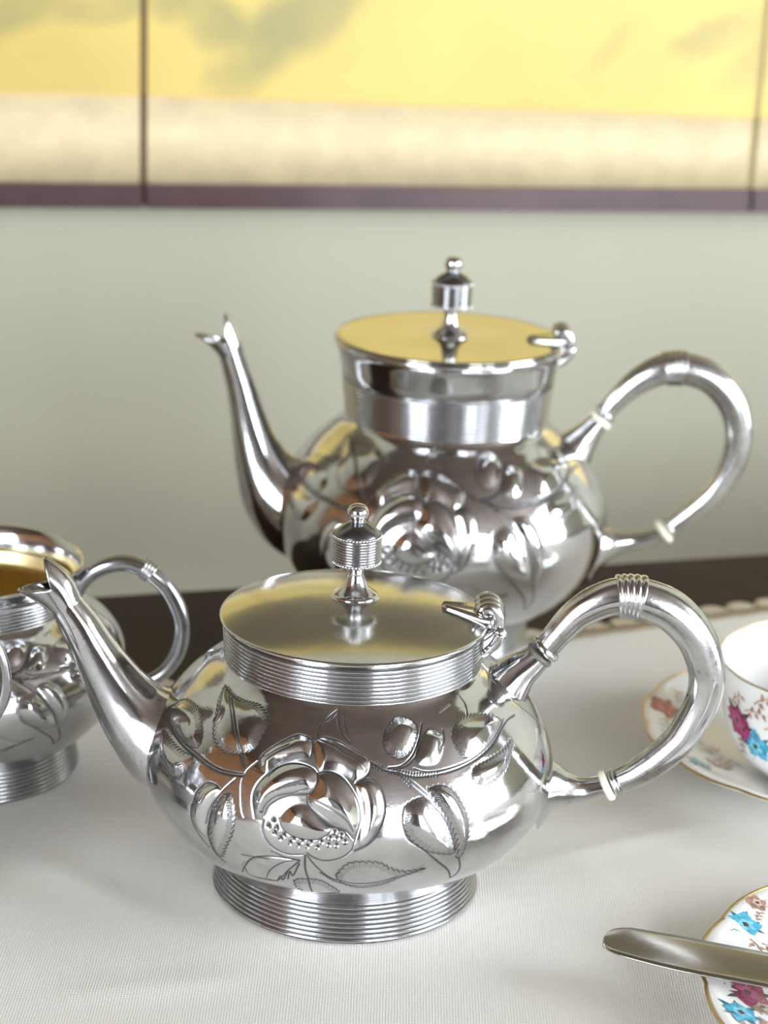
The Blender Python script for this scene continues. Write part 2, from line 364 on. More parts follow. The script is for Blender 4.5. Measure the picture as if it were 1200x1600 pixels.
def scallop():
    V = []; Fc = []; w = .0086
    n = 14
    for k, (rr, zz) in enumerate(((.25, .0022), (.55, .0012), (.8, .0024), (1.0, .0014), (1.04, .0001))):
        for j in range(n):
            t = math.pi * j / (n - 1); V.append((w * rr * math.cos(t), .005 + w * rr * 1.35 * math.sin(t), zz))
    for k in range(4):
        for j in range(n - 1): Fc.append([k * n + j, (k + 1) * n + j, (k + 1) * n + j + 1, k * n + j + 1])
    o = len(V); V += [(-w, -.002, .0014), (w, -.002, .0014), (w, .006, .0014), (-w, .006, .0014), (-w, .006, .0001), (w, .006, .0001)]
    Fc += [[o, o + 1, o + 2, o + 3], [o + 3, o + 2, o + 5, o + 4]]
    o = len(V)
    V += [(0, .004, .0018)]; Fc += [[o, j, j + 1] for j in range(n - 1)]
    me = bpy.data.meshes.new('lace_scallop'); me.from_pydata(V, [], Fc); me.materials.append(M_LACE); me.polygons.foreach_set('use_smooth', [True] * len(me.polygons)); me.update(); return me
sme = scallop(); rl = ROOTS[cl.name]
for k in range(-40, 36):
    o = bpy.data.objects.new('lace_scallop', sme); COL.objects.link(o); o.parent = cl
    q = CO + cdv * (k * .0172) - cnv * .001
    o.location = (q[0] - rl[0], q[1] - rl[1], q[2] - rl[2]); o.rotation_euler = (0, 0, CA)

# ================================================================== silver tea set
BLOBS=[
(2.6,6,0,[(-24.1,56.94),(-25.7,62.21),(-24.7,68.19),(-20.7,73.88),(-15.9,76.32),(-10.5,75.71),(-8.1,72.41),(-9.1,67.72),(-14,65.59),(-18.4,62.61),(-21,59.19),(-21.8,56.13)]),
(2.6,6,0,[(-8.2,73.46),(-5.2,74.63),(-0.7,72.68),(2.5,67.92),(4,61.74),(3.8,56.89),(2.7,54.04),(-0.1,56.76),(-5.3,59.85),(-8.9,62.89),(-10.1,65.5),(-8.9,68.45)]),
(1.8,6,0,[(-26.2,73.29),(-26.6,76.57),(-24.2,80.26),(-20.8,83.73),(-17,86.05),(-13,85.49),(-11.5,83.39),(-11.3,78.89),(-16,76.82),(-20.9,74.37),(-23.5,71.4)]),
(1.8,6,0,[(-11.4,84.94),(-8.8,86.43),(-3.6,85.73),(2.2,82.22),(6.3,80.04),(7.2,77.83),(6.1,74.25),(3,71.76),(-0.1,73.42),(-4,75.31),(-8.1,74.91)]),
(1.8,5,0,[(3,70.71),(6.1,72.83),(8.5,71.73),(10.2,67.83),(10.6,62.29),(9.3,57.5),(7.1,52.61),(4.4,50.44),(4.6,58.29),(4.2,65.18)]),
(1.8,4,0,[(-17.1,57.26),(-16.3,54.6),(-13.8,52.58),(-10.4,51.74),(-6.5,52.3),(-3.9,54.38),(-3.4,55.83),(-6.3,59.04),(-9.5,62.81),(-12.5,63.06),(-15.2,61.17)]),
(1.6,5,1,[(-59.4,93.17),(-51.7,83.53),(-46.6,76.91),(-40.3,73.72),(-33.8,75.21),(-30.2,77.88),(-29.3,82.91),(-29.7,88.61),(-36.6,92.93),(-43.1,92.65),(-51,92.61)]),
(1.6,4,1,[(-71.6,80.32),(-60.8,81.13),(-52,76.28),(-50.1,71.28),(-55.8,69.43),(-64.3,70.15),(-73.9,71.17),(-76.6,74.41)]),
(1.5,4,1,[(-71.9,66.86),(-66.9,61.18),(-60.8,58),(-54.4,57.8),(-50.4,63.23),(-50.5,67.09),(-57.6,66.88)]),
(2,5,0,[(-43.5,57.97),(-39.7,61.79),(-36.5,61.89),(-37.5,56.74),(-38.4,50.38),(-38.3,43.94),(-40.7,43.6),(-43.7,46.32),(-44.8,52.09)]),
(1.8,5,1,[(-33,61.33),(-30.3,56.47),(-30.2,49.05),(-32.7,42.17),(-35.6,35.99),(-37.5,38.68),(-37.7,45.92),(-37.3,53.13),(-35.6,58.22)]),
(1.5,4,1,[(17.4,93.6),(12.7,88.2),(12.3,82.83),(15.1,79.66),(18.5,79.7),(22.3,83.41),(25.1,88.54),(24.3,92),(20.6,94.14)]),
(1.8,4,0,[(26.2,85.96),(30.3,87.67),(33.6,84.56),(31.5,79.52),(27.9,75.7),(23.3,75.76),(21.8,78.19)]),
(1.8,5,1,[(41.5,87.59),(37.2,83.73),(37.1,78.21),(39.9,75.11),(47.7,75.78),(57.1,78.87),(61.5,81.43),(56.8,86.1),(48.8,88.47)]),
(1.5,4,1,[(40,71.3),(38.6,67.27),(42.6,64.56),(50.4,66.22),(56,70.22),(60.5,74.01),(53.3,72.93),(46.6,72.23)]),
(2.4,6,1,[(19,64.99),(16.1,62.55),(15.6,57.73),(17.2,52.56),(20.8,48.26),(25.7,45.55),(29.6,44.46),(30.3,45.97),(28.3,52.68),(25.6,59.03),(22.8,64.8)]),
(2.2,5,1,[(23.8,67.79),(27.9,68.45),(31.5,65.53),(33.4,60.77),(34.4,55.44),(34.2,49.55),(33,44.24),(32,41.82),(30.4,49.14),(27.9,57.11),(24.9,64.42)]),
(0.7,3,1,[(-1.4,38.82),(1.3,43.94),(5.2,44.89),(9.6,44.31),(12.6,41.75),(16.8,39.59),(22.2,39.97),(16,36.94),(11.1,33.28),(4.6,31.49),(-0.2,34.77)]),
(0.8,3,0,[(-27.3,37.65),(-29,33.18),(-27.4,29.16),(-23,29.46),(-18.7,31.02),(-14.6,38.29),(-11.4,43.59),(-16,43.81),(-20.9,42.8)]),
(0.7,3,1,[(-13.4,32.51),(-10.1,34.87),(-5.4,34.68),(-0.8,27.54),(-5.4,23.89),(-12.1,23.42)]),
]
LINES=[
(0.5,0.35,[(-24,56.24),(-25.7,62.21),(-25.3,66.6),(-23.3,70.72),(-20.2,74.37),(-16.5,76.2),(-12.5,76.14),(-9.4,74.76),(-8.1,72.05),(-8.7,69.18),(-9.9,67.05)]),
(0.42,0.3,[(-9.9,66.92),(-12.9,66.26),(-15.7,65.12),(-18.5,63.15),(-20.6,60.56),(-21.7,57.25)]),
(0.3,0.2,[(-10.4,68.59),(-14.1,66.61),(-18.2,64.78),(-20.8,62.06),(-22.2,58.89)]),
(0.5,0.35,[(-8.3,73.82),(-5.2,74.84),(-1.3,73.35),(1.8,69.28),(3.7,64.49),(4.2,59.67),(3.5,55.48),(2.8,51.89)]),
(0.42,0.3,[(-10.1,66.19),(-9.6,63.49),(-7,60.36),(-2.9,57.28),(0.5,55.74),(2.6,52.97)]),
(0.3,0.2,[(-9.8,65.54),(-6.1,63.91),(-1.9,61.51),(0.7,59.23),(2.4,55.81)]),
(0.42,0.3,[(-26.1,72.95),(-26.8,75),(-26.4,77.01),(-24.2,80.26),(-20.8,83.73),(-17,86.2),(-13,85.49),(-11.5,83.39),(-11.3,79.27)]),
(0.3,0.2,[(-25,76.22),(-22.3,79.15),(-18.7,81.82)]),
(0.42,0.3,[(-11.4,84.17),(-10.4,85.45),(-8,86.5),(-3.6,85.73),(2.2,82.6),(6.3,80.04),(7.2,77.83),(6.2,74.25),(3,71.76)]),
(0.3,0.2,[(-10.1,85.49),(-4.7,83.36),(-0.4,80.64),(3.6,78.56),(5.8,75.68)]),
(0.42,0.3,[(2.7,71.05),(6.1,72.83),(8.5,71.73),(10.2,67.83),(10.6,62.29),(9.3,57.5),(7.1,52.61),(5,50.44),(2.8,49.06)]),
(0.42,0.3,[(-27.5,74.05),(-29.6,70.47),(-30.2,66.62),(-29.1,61.17),(-28,57.2),(-27.1,55.32)]),
(0.42,0.3,[(-21.5,55.86),(-21.5,52.6),(-20.1,49.24),(-17.7,46.74),(-14.2,45.55),(-10.3,46.22)]),
(0.42,0.3,[(-17.2,57.61),(-16.3,54.6),(-13.8,52.58),(-10.4,51.74),(-6.5,52.3),(-3.9,54.38),(-3.3,55.99)]),
(0.42,0.3,[(2.8,52.25),(2,48.88),(-0.9,45.94),(-4.7,44.73),(-7.5,45.62),(-9.2,46.99)]),
(0.5,0.3,[(-9.7,46.07),(-9.8,40.62),(-9.1,33.84),(-8.7,27.1)]),
(0.42,0.3,[(-9.2,46.17),(-6.4,41.27),(-2.5,36.39),(3.3,34.98),(9.1,35.46),(14.7,37.75)]),
(0.42,0.3,[(-11.1,43.66),(-16,43.81),(-20.9,42.8),(-24.9,40.33),(-28,35),(-30.5,29.72)]),
(0.42,0.3,[(-28,34.38),(-27.4,29.16),(-23.1,29.06),(-18.8,30.68),(-14.6,38.29),(-11.4,43.32)]),
(0.3,0.2,[(-21.8,31.66),(-19.5,37.69),(-16.1,41.76),(-11.7,43.8)]),
(0.42,0.3,[(-18.9,30.16),(-17.2,34.45),(-16.9,31.83),(-14.7,37.71)]),
(0.42,0.3,[(-15.2,33.25),(-14.1,37.9),(-13.5,35.73),(-11.3,42.42)]),
(0.3,0.2,[(-28,40.94),(-24.7,41.37),(-19.7,42.27)]),
(0.3,0.2,[(-18.9,45.59),(-14.9,44.12),(-11.4,43.87)]),
(0.55,0.35,[(-75.6,70.66),(-65.5,69.56),(-56.2,68.4),(-47.7,67.58),(-40,66.91),(-34.5,67.41),(-30.4,68.39)]),
(0.4,0.3,[(-74.7,72.09),(-64.1,70.7),(-55.6,69.51),(-47.4,68.87),(-40,68.03),(-34.5,68.38),(-30.5,69.1)]),
(0.5,0.3,[(-51,91.57),(-43.7,86.74),(-37.9,81.06),(-33.8,76),(-30.8,71.61)]),
(0.35,0.2,[(-53,91.75),(-44.8,86.33),(-38.8,80.74),(-34.6,75.72),(-31.3,71.44)]),
(0.55,0.35,[(-32.4,66.65),(-35.6,61.15),(-37.6,55.23),(-38.2,48.93),(-38.5,42.07),(-37.8,36.33),(-35.5,32.81)]),
(0.35,0.25,[(-33.2,65.65),(-36.1,60.23),(-38.2,54.24),(-38.9,48.59)]),
(0.42,0.3,[(-44.9,52.81),(-44,58.13),(-41.4,61.86),(-38.3,62.48),(-36.3,61.74)]),
(0.42,0.3,[(-45.3,52.65),(-44.9,47.37),(-42.6,42.63),(-39.5,38.54)]),
(0.4,0.25,[(-3.4,98.97),(-8,95.1),(-10.4,90.67),(-10.8,86.19)]),
(0.4,0.25,[(-4,98.18),(-4.3,93.75),(-2.5,88.94),(0.8,85.05)]),
(0.3,0.2,[(-2.4,97.88),(-1.8,93.08),(-0.2,88.27)]),
(0.3,0.2,[(-4.8,96.57),(-6.8,92.72),(-7.6,88.53)]),
(0.3,0.2,[(-10.6,88.19),(-10.2,89.87),(-6.3,94.84)]),
(0.4,0.25,[(-50.7,81.22),(-52.3,86.07),(-60.5,93.74)]),
(0.4,0.25,[(-60.5,93.74),(-53.8,92.46),(-45.8,91.67)]),
(0.3,0.2,[(-20.8,74.23),(-21.6,71.87),(-22.5,70.2)]),
(0.5,0.3,[(7.2,78.55),(11.3,75.67),(15.1,74.56),(20,72.6),(25.3,72.17),(32.5,72.38),(41,73.65),(49.9,75.97),(58.7,79.08),(65.1,80.3),(71,79.8)]),
(0.4,0.25,[(20.5,75.43),(23.6,73.9),(28.4,73.41),(34.5,73.69),(42.4,74.76),(50.7,77.13),(58.1,79.78),(63.3,81.54)]),
(0.5,0.3,[(12.6,76.32),(16.7,76.73),(20.7,79.68),(24.2,84.69),(27.8,90.61)]),
(0.35,0.25,[(13.9,75.51),(18,76.45),(21.7,79.33),(24.5,83.1)]),
(0.5,0.35,[(11.3,75.67),(15.6,73.8),(18.9,69.55),(22.8,64.8),(26,59.66),(28.1,54.56),(29.6,49.36),(30.5,45.21)]),
(0.35,0.25,[(15.1,75.27),(19.2,71.29),(23,66.52),(25.3,62.59)]),
(0.5,0.3,[(16.2,63.24),(15.5,57.75),(16.9,52.24),(20.8,48.1),(26.3,41.34),(30,36.22),(32.6,30.26)]),
(0.5,0.3,[(32.6,30.26),(34,32.43),(33.8,36.32),(32,41.82)]),
(0.4,0.25,[(-5.9,39.3),(-1.3,34.65),(4.6,32.69),(10.9,34.64),(15.9,37.54),(22.2,39.97)]),
(0.4,0.25,[(34.7,86.75),(33.3,83.03),(30.6,80.47)]),
(0.35,0.2,[(83.7,97.45),(79.1,93.86),(77.6,88.74),(77.4,83.46),(79.5,78.26),(83.5,71.17),(86.7,64.79)]),
(0.35,0.2,[(51.2,96.64),(51,92.92),(48.1,89.18)]),
(0.3,0.2,[(37.2,93.11),(41.4,94.34),(44.2,94.96)]),
(0.4,0.25,[(21.6,78.96),(26.3,88.36)]),
(0.25,0.15,[(-57,68.67),(-55.5,68.27)]),
(0.25,0.15,[(-55.7,68.7),(-54.2,68.27)]),
(0.25,0.15,[(-54.4,68.71),(-53,68.25)]),
(0.25,0.15,[(-53.2,68.68),(-51.8,68.21)]),
(0.25,0.15,[(-52,68.65),(-50.7,68.16)]),
(0.25,0.15,[(-50.9,68.59),(-49.5,68.08)]),
(0.25,0.15,[(-49.7,68.52),(-48.4,67.99)]),
(0.25,0.15,[(-48.6,68.43),(-47.3,67.88)]),
(0.25,0.15,[(-47.4,68.39),(-46.2,67.83)]),
(0.25,0.15,[(-46.2,68.34),(-45,67.75)]),
(0.25,0.15,[(-45.1,68.27),(-43.9,67.67)]),
(0.25,0.15,[(-44,68.18),(-42.8,67.57)]),
(0.25,0.15,[(-42.9,68.08),(-41.8,67.45)]),
(0.25,0.15,[(-41.8,67.96),(-40.7,67.32)]),
(0.25,0.15,[(-40.7,67.84),(-39.7,67.18)]),
(0.25,0.15,[(-39.8,67.94),(-38.7,67.27)]),
(0.25,0.15,[(-38.8,68.03),(-37.8,67.35)]),
(0.25,0.15,[(-37.9,68.11),(-36.9,67.43)]),
(0.25,0.15,[(-37,68.18),(-36,67.49)]),
(0.25,0.15,[(-36.1,68.25),(-35.1,67.54)]),
(0.25,0.15,[(-35.2,68.3),(-34.2,67.59)]),
(0.25,0.15,[(-34.3,68.49),(-33.4,67.77)]),
(0.25,0.15,[(-33.5,68.67),(-32.5,67.94)]),
(0.25,0.15,[(-32.6,68.85),(-31.7,68.12)]),
(0.25,0.15,[(-31.8,69.02),(-30.8,68.28)]),
]
DOTS=[(-19.9,54.63),(-18.7,56.76),(-17.6,54.51),(-18,52.75),(-15.5,52.46),(-16.3,51.26),(-12.9,51.65),(-11.5,49.7),(-13.7,50.16),(-10.6,51.35),(-9.2,49.7),(-8.3,51.25),(-6.5,49.72),(-5.6,51.75),(-3.7,50.91),(-3.4,53.28),(-2.3,55.36),(-1.7,53.26),(-0.5,54.49),(0.5,52.38),(-1.7,50.94)]
STIPPLE=[(7.9,78.4),(7.8,77.52),(7.8,76.8),(8.8,77.98),(8.7,77.11),(8.7,76.39),(9.6,77.55),(9.6,76.68),(9.5,75.96),(10.5,77.12),(10.4,76.25),(10.4,75.53),(12.6,76.17),(12.5,75.31),(12.5,74.6),(13.5,75.95),(13.4,75.09),(13.3,74.38),(14.3,75.72),(14.2,74.87),(14.1,74.15),(15.2,75.48),(15.1,74.63),(15,73.92),(16,75.23),(15.9,74.38),(15.8,73.67),(16.9,74.97),(16.7,74.12),(16.6,73.41),(17.7,74.7),(17.6,73.85),(17.5,73.15),(18.5,74.43),(18.4,73.59),(18.3,72.88),(19.4,74.16),(19.2,73.31),(19.1,72.61),(20.2,73.87),(20.1,73.03),(20,72.33),(21.1,73.79),(21,72.95),(20.8,72.25),(22,73.71),(21.8,72.87),(21.7,72.17),(22.9,73.62),(22.7,72.78),(22.6,72.08),(23.8,73.53),(23.6,72.69),(23.5,71.99),(24.7,73.42),(24.5,72.58),(24.3,71.89),(25.6,73.31),(25.4,72.47),(25.2,71.78),(26.5,73.19),(26.3,72.35),(26.1,71.66),(27.4,73.06),(27.2,72.23),(27,71.53),(15.8,75.07),(15.7,74.22),(15.6,73.51),(16.3,74.3),(16.2,73.46),(16.1,72.75),(16.9,73.53),(16.8,72.69),(16.7,71.99),(17.4,72.76),(17.3,71.92),(17.2,71.22),(18,72),(17.9,71.16),(17.8,70.46),(18.5,71.22),(18.4,70.39),(18.3,69.69)]

RREF = 70.0
def densify(pts, closed=False, step=.25):
    q = np.array([(t * math.pi / 180 * RREF, s) for t, s in pts])
    return catmull(q, 8, closed)
def seg_dist(X, Y, q, closed=False):
    d = np.full(X.shape, 1e9)
    n = len(q) if closed else len(q) - 1
    for i in range(n):
        a = q[i]; b = q[(i + 1) % len(q)]; ab = b - a; L = ab @ ab + 1e-12
        t = np.clip(((X - a[0]) * ab[0] + (Y - a[1]) * ab[1]) / L, 0, 1)
        d = np.minimum(d, np.hypot(X - a[0] - t * ab[0], Y - a[1] - t * ab[1]))
    return d
def inside(X, Y, q):
    c = np.zeros(X.shape, bool)
    for i in range(len(q)):
        a = q[i - 1]; b = q[i]
        if a[1] == b[1]: continue
        c ^= ((a[1] > Y) != (b[1] > Y)) & (X < (b[0] - a[0]) * (Y - a[1]) / (b[1] - a[1]) + a[0])
    return c
def relief(TH, S, fine=True):
    """TH degrees, S millimetres along the profile -> raised height (m), groove darkness"""
    nr, nc = TH.shape; X = TH * math.pi / 180 * RREF; Y = S
    H = np.zeros_like(X); G = np.zeros_like(X); D = np.zeros_like(X)
    xs = X[0]; ys = Y[:, 0]
    def box(q, pad):
        i0, i1 = np.searchsorted(xs, [q[:, 0].min() - pad, q[:, 0].max() + pad]); j0, j1 = np.searchsorted(ys, [q[:, 1].min() - pad, q[:, 1].max() + pad])
        return (slice(j0, j1), slice(i0, i1))
    def line(q, w, dp, dk=1.0):
        b = box(q, 1.2)
        if X[b].size == 0: return
        d = seg_dist(X[b], Y[b], q)
        G[b] = np.maximum(G[b], dk * np.exp(-(d / (w * .72)) ** 2)); D[b] = np.maximum(D[b], dp * .7 * np.exp(-(d / (w * .7)) ** 2))
    for (a, w, ser, pts) in BLOBS:
        q = densify(pts, True)[::2]; b = box(q, 1.5)
        if X[b].size == 0: continue
        d = seg_dist(X[b], Y[b], q, True) * inside(X[b], Y[b], q)
        dm = max(d.max(), .5); t = np.minimum(d / min(dm, w * 1.3), 1); H[b] = np.maximum(H[b], a * .85 * np.sin(t * np.pi / 2) ** 1.15)
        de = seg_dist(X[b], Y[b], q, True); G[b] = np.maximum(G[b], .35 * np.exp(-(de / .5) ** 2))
        if ser and fine:
            L = np.concatenate([[0], np.cumsum(np.hypot(*np.diff(np.vstack([q, q[:1]]), axis=0).T))])
            qq = np.vstack([q, q[:1]]); area = np.sum(qq[:-1, 0] * qq[1:, 1] - qq[1:, 0] * qq[:-1, 1]); sg = 1 if area > 0 else -1
            l = 0.0
            while l < L[-1]:
                p0 = np.array([np.interp(l, L, qq[:, 0]), np.interp(l, L, qq[:, 1])]); p1 = np.array([np.interp(l + .1, L, qq[:, 0]), np.interp(l + .1, L, qq[:, 1])])
                tg = (p1 - p0) / (np.linalg.norm(p1 - p0) + 1e-9); inn = sg * np.array([-tg[1], tg[0]])
                line(np.array([p0 - inn * .35, p0 + tg * 1.2 + inn * .05, p0 + tg * 1.9 + inn * .55]), 0.36, .12)
                for k in range(3):
                    ps = p0 + tg * k * .7 + inn * .6; line(np.array([ps, ps + inn * (1.2 + .5 * random.random()) - tg * .5]), .20, .10, .55)
                l += 2.1
    Hs = H.copy()
    for _ in range(6 if fine else 1):   # soften the raised work
        Hs[1:-1, 1:-1] = (Hs[1:-1, 1:-1] * 2 + Hs[:-2, 1:-1] + Hs[2:, 1:-1] + Hs[1:-1, :-2] + Hs[1:-1, 2:]) / 6
    for (w, dp, pts) in LINES: line(densify(pts), w, dp)
    for pts, w, dp in ((DOTS, .62, .5), (STIPPLE, .30, .2)):
        for t, s in pts:
            c = np.array([t * math.pi / 180 * RREF, s]); b = box(c[None], 2)
            if X[b].size == 0: continue
            d = np.hypot(X[b] - c[0], (Y[b] - c[1]) * .8)
            G[b] = np.maximum(G[b], np.exp(-(d / w) ** 4)); D[b] = np.maximum(D[b], dp * np.exp(-(d / w) ** 2))
    return (Hs - D) * .001, np.clip(G, 0, 1)

def ornate_body(name, c, P, parent, dth, rows, rot=0.0, sref=99.17, fine=True, amp=1.0):
    prof = catmull(P, 40); sl = np.concatenate([[0], np.cumsum(np.hypot(*np.diff(prof, axis=0).T))])
    s = np.linspace(0, sl[-1], rows); r = np.interp(s, sl, prof[:, 0]); z = np.interp(s, sl, prof[:, 1])
    tr = np.gradient(r, s); tz = np.gradient(z, s); nr_, nz_ = tz, -tr; L = np.hypot(nr_, nz_); nr_ /= L; nz_ /= L
    th = np.concatenate([np.arange(-112, 112, dth), np.arange(112, 248, 2.0)])
    ncd = int(round(224 / dth))
    TH, S = np.meshgrid(th[:ncd], s / sl[-1] * sref)
    H, G = relief(TH, S, fine)
    fade = np.clip(np.minimum(s, sl[-1] - s) / .002, 0, 1)[:, None]
    Hf = np.zeros((rows, len(th))); Gf = np.zeros((rows, len(th))); Hf[:, :ncd] = H * amp * fade; Gf[:, :ncd] = G * fade
    R = r[:, None] + nr_[:, None] * Hf; Z = z[:, None] + nz_[:, None] * Hf; t = np.radians(th + rot)[None, :]
    V = np.stack([c[0] + R * np.sin(t), c[1] - R * np.cos(t), c[2] + Z], -1).reshape(-1, 3)
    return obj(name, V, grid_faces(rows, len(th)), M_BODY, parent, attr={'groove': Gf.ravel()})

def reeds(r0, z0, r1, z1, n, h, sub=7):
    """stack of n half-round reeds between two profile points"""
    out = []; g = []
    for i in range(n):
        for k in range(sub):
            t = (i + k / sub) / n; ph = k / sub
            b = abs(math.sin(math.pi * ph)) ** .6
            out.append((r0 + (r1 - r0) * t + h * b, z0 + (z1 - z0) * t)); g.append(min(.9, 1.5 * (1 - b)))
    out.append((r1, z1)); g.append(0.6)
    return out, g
def reed_obj(name, c, prof, g, parent, n=160, m=None):
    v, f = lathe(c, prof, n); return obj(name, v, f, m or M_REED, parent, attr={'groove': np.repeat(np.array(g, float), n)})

def finial(c, parent, s=1.0):
    """turned knob: pedestal, reeded drum with beaded edges, cone and ball; c = foot of the knob"""
    def L(pr): return [(r * s, z * s) for r, z in pr]
    v, f = lathe(c, L(catmull([(0, -.0008), (.0084, -.0004), (.0085, .0008), (.0080, .0016), (.0066, .0026), (.0044, .0048), (.0032, .0075), (.0029, .0100), (.0034, .0122), (.0060, .0134), (.0084, .0136)], 6)), 48)
    k = obj('finial', v, f, M_SILV, parent)
    pr, g = reeds(.0084, .0142, .0084, .0236, 9, .00055); pr = [(.0, .0138), (.0084, .0138)] + pr + [(.0084, .0242), (.0, .0243)]; g = [0, 0] + g + [0, 0]
    reed_obj('reeded_drum', c, L(pr), g, k, 64)
    bs = []
    for zz in (.0140, .0240):
        for i in range(44):
            t = 2 * math.pi * i / 44; q = (c[0] + .0086 * s * math.cos(t), c[1] + .0086 * s * math.sin(t), c[2] + zz * s - .0005 * s)
            bs.append(lathe(q, [(0, -.0001 * s), (.00045 * s, .0001 * s), (.00062 * s, .0005 * s), (.00045 * s, .0010 * s), (0, .0011 * s)], 7))
    v, f = join(bs); obj('bead_rows', v, f, M_SILV, k)
    v, f = lathe(c, L([(.0086, .0243), (.0084, .0250), (.0060, .0270), (.0036, .0284), (.0028, .0288), (.0026, .0292)]), 48); obj('cone_cap', v, f, M_OXID, k)
    v, f = lathe(c, L(catmull([(.0026, .0288), (.0029, .0293), (.0024, .0297), (.0034, .0304), (.0039, .0322), (.0036, .0338), (.0022, .0352), (.0, .0356)], 5)), 32); obj('ball_tip', v, f, M_SILV, k)

def sweep_px(pts, y, n=10):
    """(px, py, half width px) -> centre line and radii in the plane y"""
    q = catmull(np.array([(a, b, w) for a, b, w in pts], float), n)
    P = np.array([at(a, b, y) for a, b, _ in q]); R = np.array([w * dep(p) / F for (_, _, w), p in zip(q, P)])
    return P, R
def spout(name, y, pts, beak, beakc, tab, tabc, side, parent, k=1.0):
    P, R = sweep_px(pts, y); T, N, B = frames(P, (0, -1, 0)); n = 56
    # N must point to the beak side (left)
    if N[-1][0] > 0: N = -N
    t = np.linspace(0, 2 * np.pi, n, endpoint=False); f = 1 + .018 * np.cos(6 * t)
    rings = [P[i] + R[i] * (N[i] * (f * np.cos(t))[:, None] + k * B[i] * (f * np.sin(t))[:, None]) for i in range(len(P))]
    e = P[-1]; sc = dep(e) / F
    off = lambda v: at(pts[-1][0] + v[0], pts[-1][1] + v[1], y) - e
    bd, bc, tb, tcl, sd = off(beak), off(beakc), off(tab), off(tabc), off(side)
    ct = np.cos(t); wb = np.clip(ct, 0, 1) ** 1.05; wt = np.clip(-ct, 0, 1) ** .95; ws = 1 - wb - wt
    for u in np.linspace(.08, 1, 12):
        d = wb[:, None] * (2 * u * (1 - u) * bc + u * u * bd) + wt[:, None] * (2 * u * (1 - u) * tcl + u * u * tb) + ws[:, None] * sd * u
        pinch = 1 - .10 * (wb + wt) * u
        rings.append(e + d + R[-1] * (N[-1] * (f * ct)[:, None] + k * B[-1] * (f * np.sin(t) * pinch)[:, None]))
    V = np.array(rings).reshape(-1, 3); Fc = grid_faces(len(rings), n)
    o = obj(name, V, Fc, M_SILV, parent)
    import bmesh
    bm = bmesh.new(); bm.from_mesh(o.data); bmesh.ops.recalc_face_normals(bm, faces=bm.faces); bm.to_mesh(o.data); bm.free()
    sm = o.modifiers.new('wall', 'SOLIDIFY'); sm.thickness = .0011; sm.offset = 0
    return o
def band(P, R, i0, i1, parent, name='handle_band', n=5, h=.0007, m=None, k=1.0):
    """reeded wrap round a swept tube between sample indices"""
    Q = []; r = []
    idx = np.linspace(i0, i1, n * 7 + 1)
    for j, t in enumerate(idx):
        p = np.array([np.interp(t, np.arange(len(P)), P[:, a]) for a in range(3)]); Q.append(p)
        r.append(np.interp(t, np.arange(len(P)), R) + .0004 + h * abs(math.sin(math.pi * (j / 7))) ** .6)
    r[0] -= .0012; r[-1] -= .0012
    v, f = tube(Q, r, 40, k=k); o = obj(name, v, f, m or M_HAND, parent); return o
def collar(c, d, r, w, parent, name, m, beads=1):
    """turned ring at c along direction d"""
    d = d / np.linalg.norm(d); pr = []
    for b in range(beads):
        for u in np.linspace(0, 1, 9): pr.append((r * (.88 + .14 * math.sin(math.pi * u) ** .5), (b + u) * w / beads - w / 2))
    P = np.array([c + d * z for _, z in pr]); P += d * np.arange(len(P))[:, None] * 1e-6
    v, f = tube(P, [q for q, _ in pr], 40); return obj(name, v, f, m, parent)

def hinge(c, z, R, parent, lid, s, lp):
    """cast thumb hinge on the right hand side of a lid"""
    x = c[0] + R; y = c[1]; zz = c[2] + z
    # leaf-shaped plate lying on the lid
    n = 14; V = []; Fc = []
    for i in range(n):
        u = i / (n - 1); w = s * (.0012 + .0062 * u ** .8); xx = x - .0165 * s * (1 - u)
        for q in (-1, -.80, -.4, 0, .4, .80, 1):
            hgt = .0006 + .0011 * (1 - abs(abs(q) - .75) * 2.2 if abs(q) > .45 else .25)
            lz = c[2] + float(np.interp(math.hypot(xx - c[0], w * q), [a for a, b in lp[::-1]], [b for a, b in lp[::-1]])); V.append((xx, y + w * q, lz - .0005 if (abs(q) == 1 or i == 0) else lz - .0003 + s * hgt + .0018 * s * u ** 2))
    for i in range(n - 1):
        for j in range(6): a = i * 7 + j; Fc.append([a, a + 7, a + 8, a + 1])
    o = obj('hinge_leaf', V, Fc, M_SILV, lid); sm = o.modifiers.new('t', 'SOLIDIFY'); sm.thickness = .0012 * s; sm.offset = -1
    # ribbed thumb grip: three rounded ribs arching over the knuckle
    parts = []
    for q in (-1, 0, 1):
        yy = y + q * .0040 * s
        P = [np.array([x - .0015 * s + .0034 * s * math.sin(a), yy, zz + .0005 * s + .0046 * s * math.cos(a)]) for a in np.linspace(-1.0, 2.3, 14)]
        parts.append(tube(P, [.0014 * s] + [.0022 * s] * 12 + [.0014 * s], 12, ref=(0, 1, 0)))
    v, f = join(parts); obj('thumb_grip', v, f, M_SILV, lid)
    P = [np.array([x + .0022 * s, y + t * s, zz - .0028 * s]) for t in np.linspace(-.0072, .0072, 5)]
    v, f = tube(P, [.0021 * s] * 5, 20, ref=(1, 0, 0)); h = obj('hinge_barrel', v, f, M_SILV, parent)
    parts = []
    for q in (-.0066, .0066):
        pts = [np.array([x + a * s, y + q * s, zz + b * s]) for a, b in ((.0024, -.0025), (.0016, -.0052), (-.0005, -.0078), (-.0030, -.0098))]
        parts.append(tube(catmull(pts, 5), np.linspace(.0020, .0012, 16) * s, 12, ref=(0, 1, 0)))
    v, f = join(parts); obj('hinge_bracket', v, f, M_SILV, h)

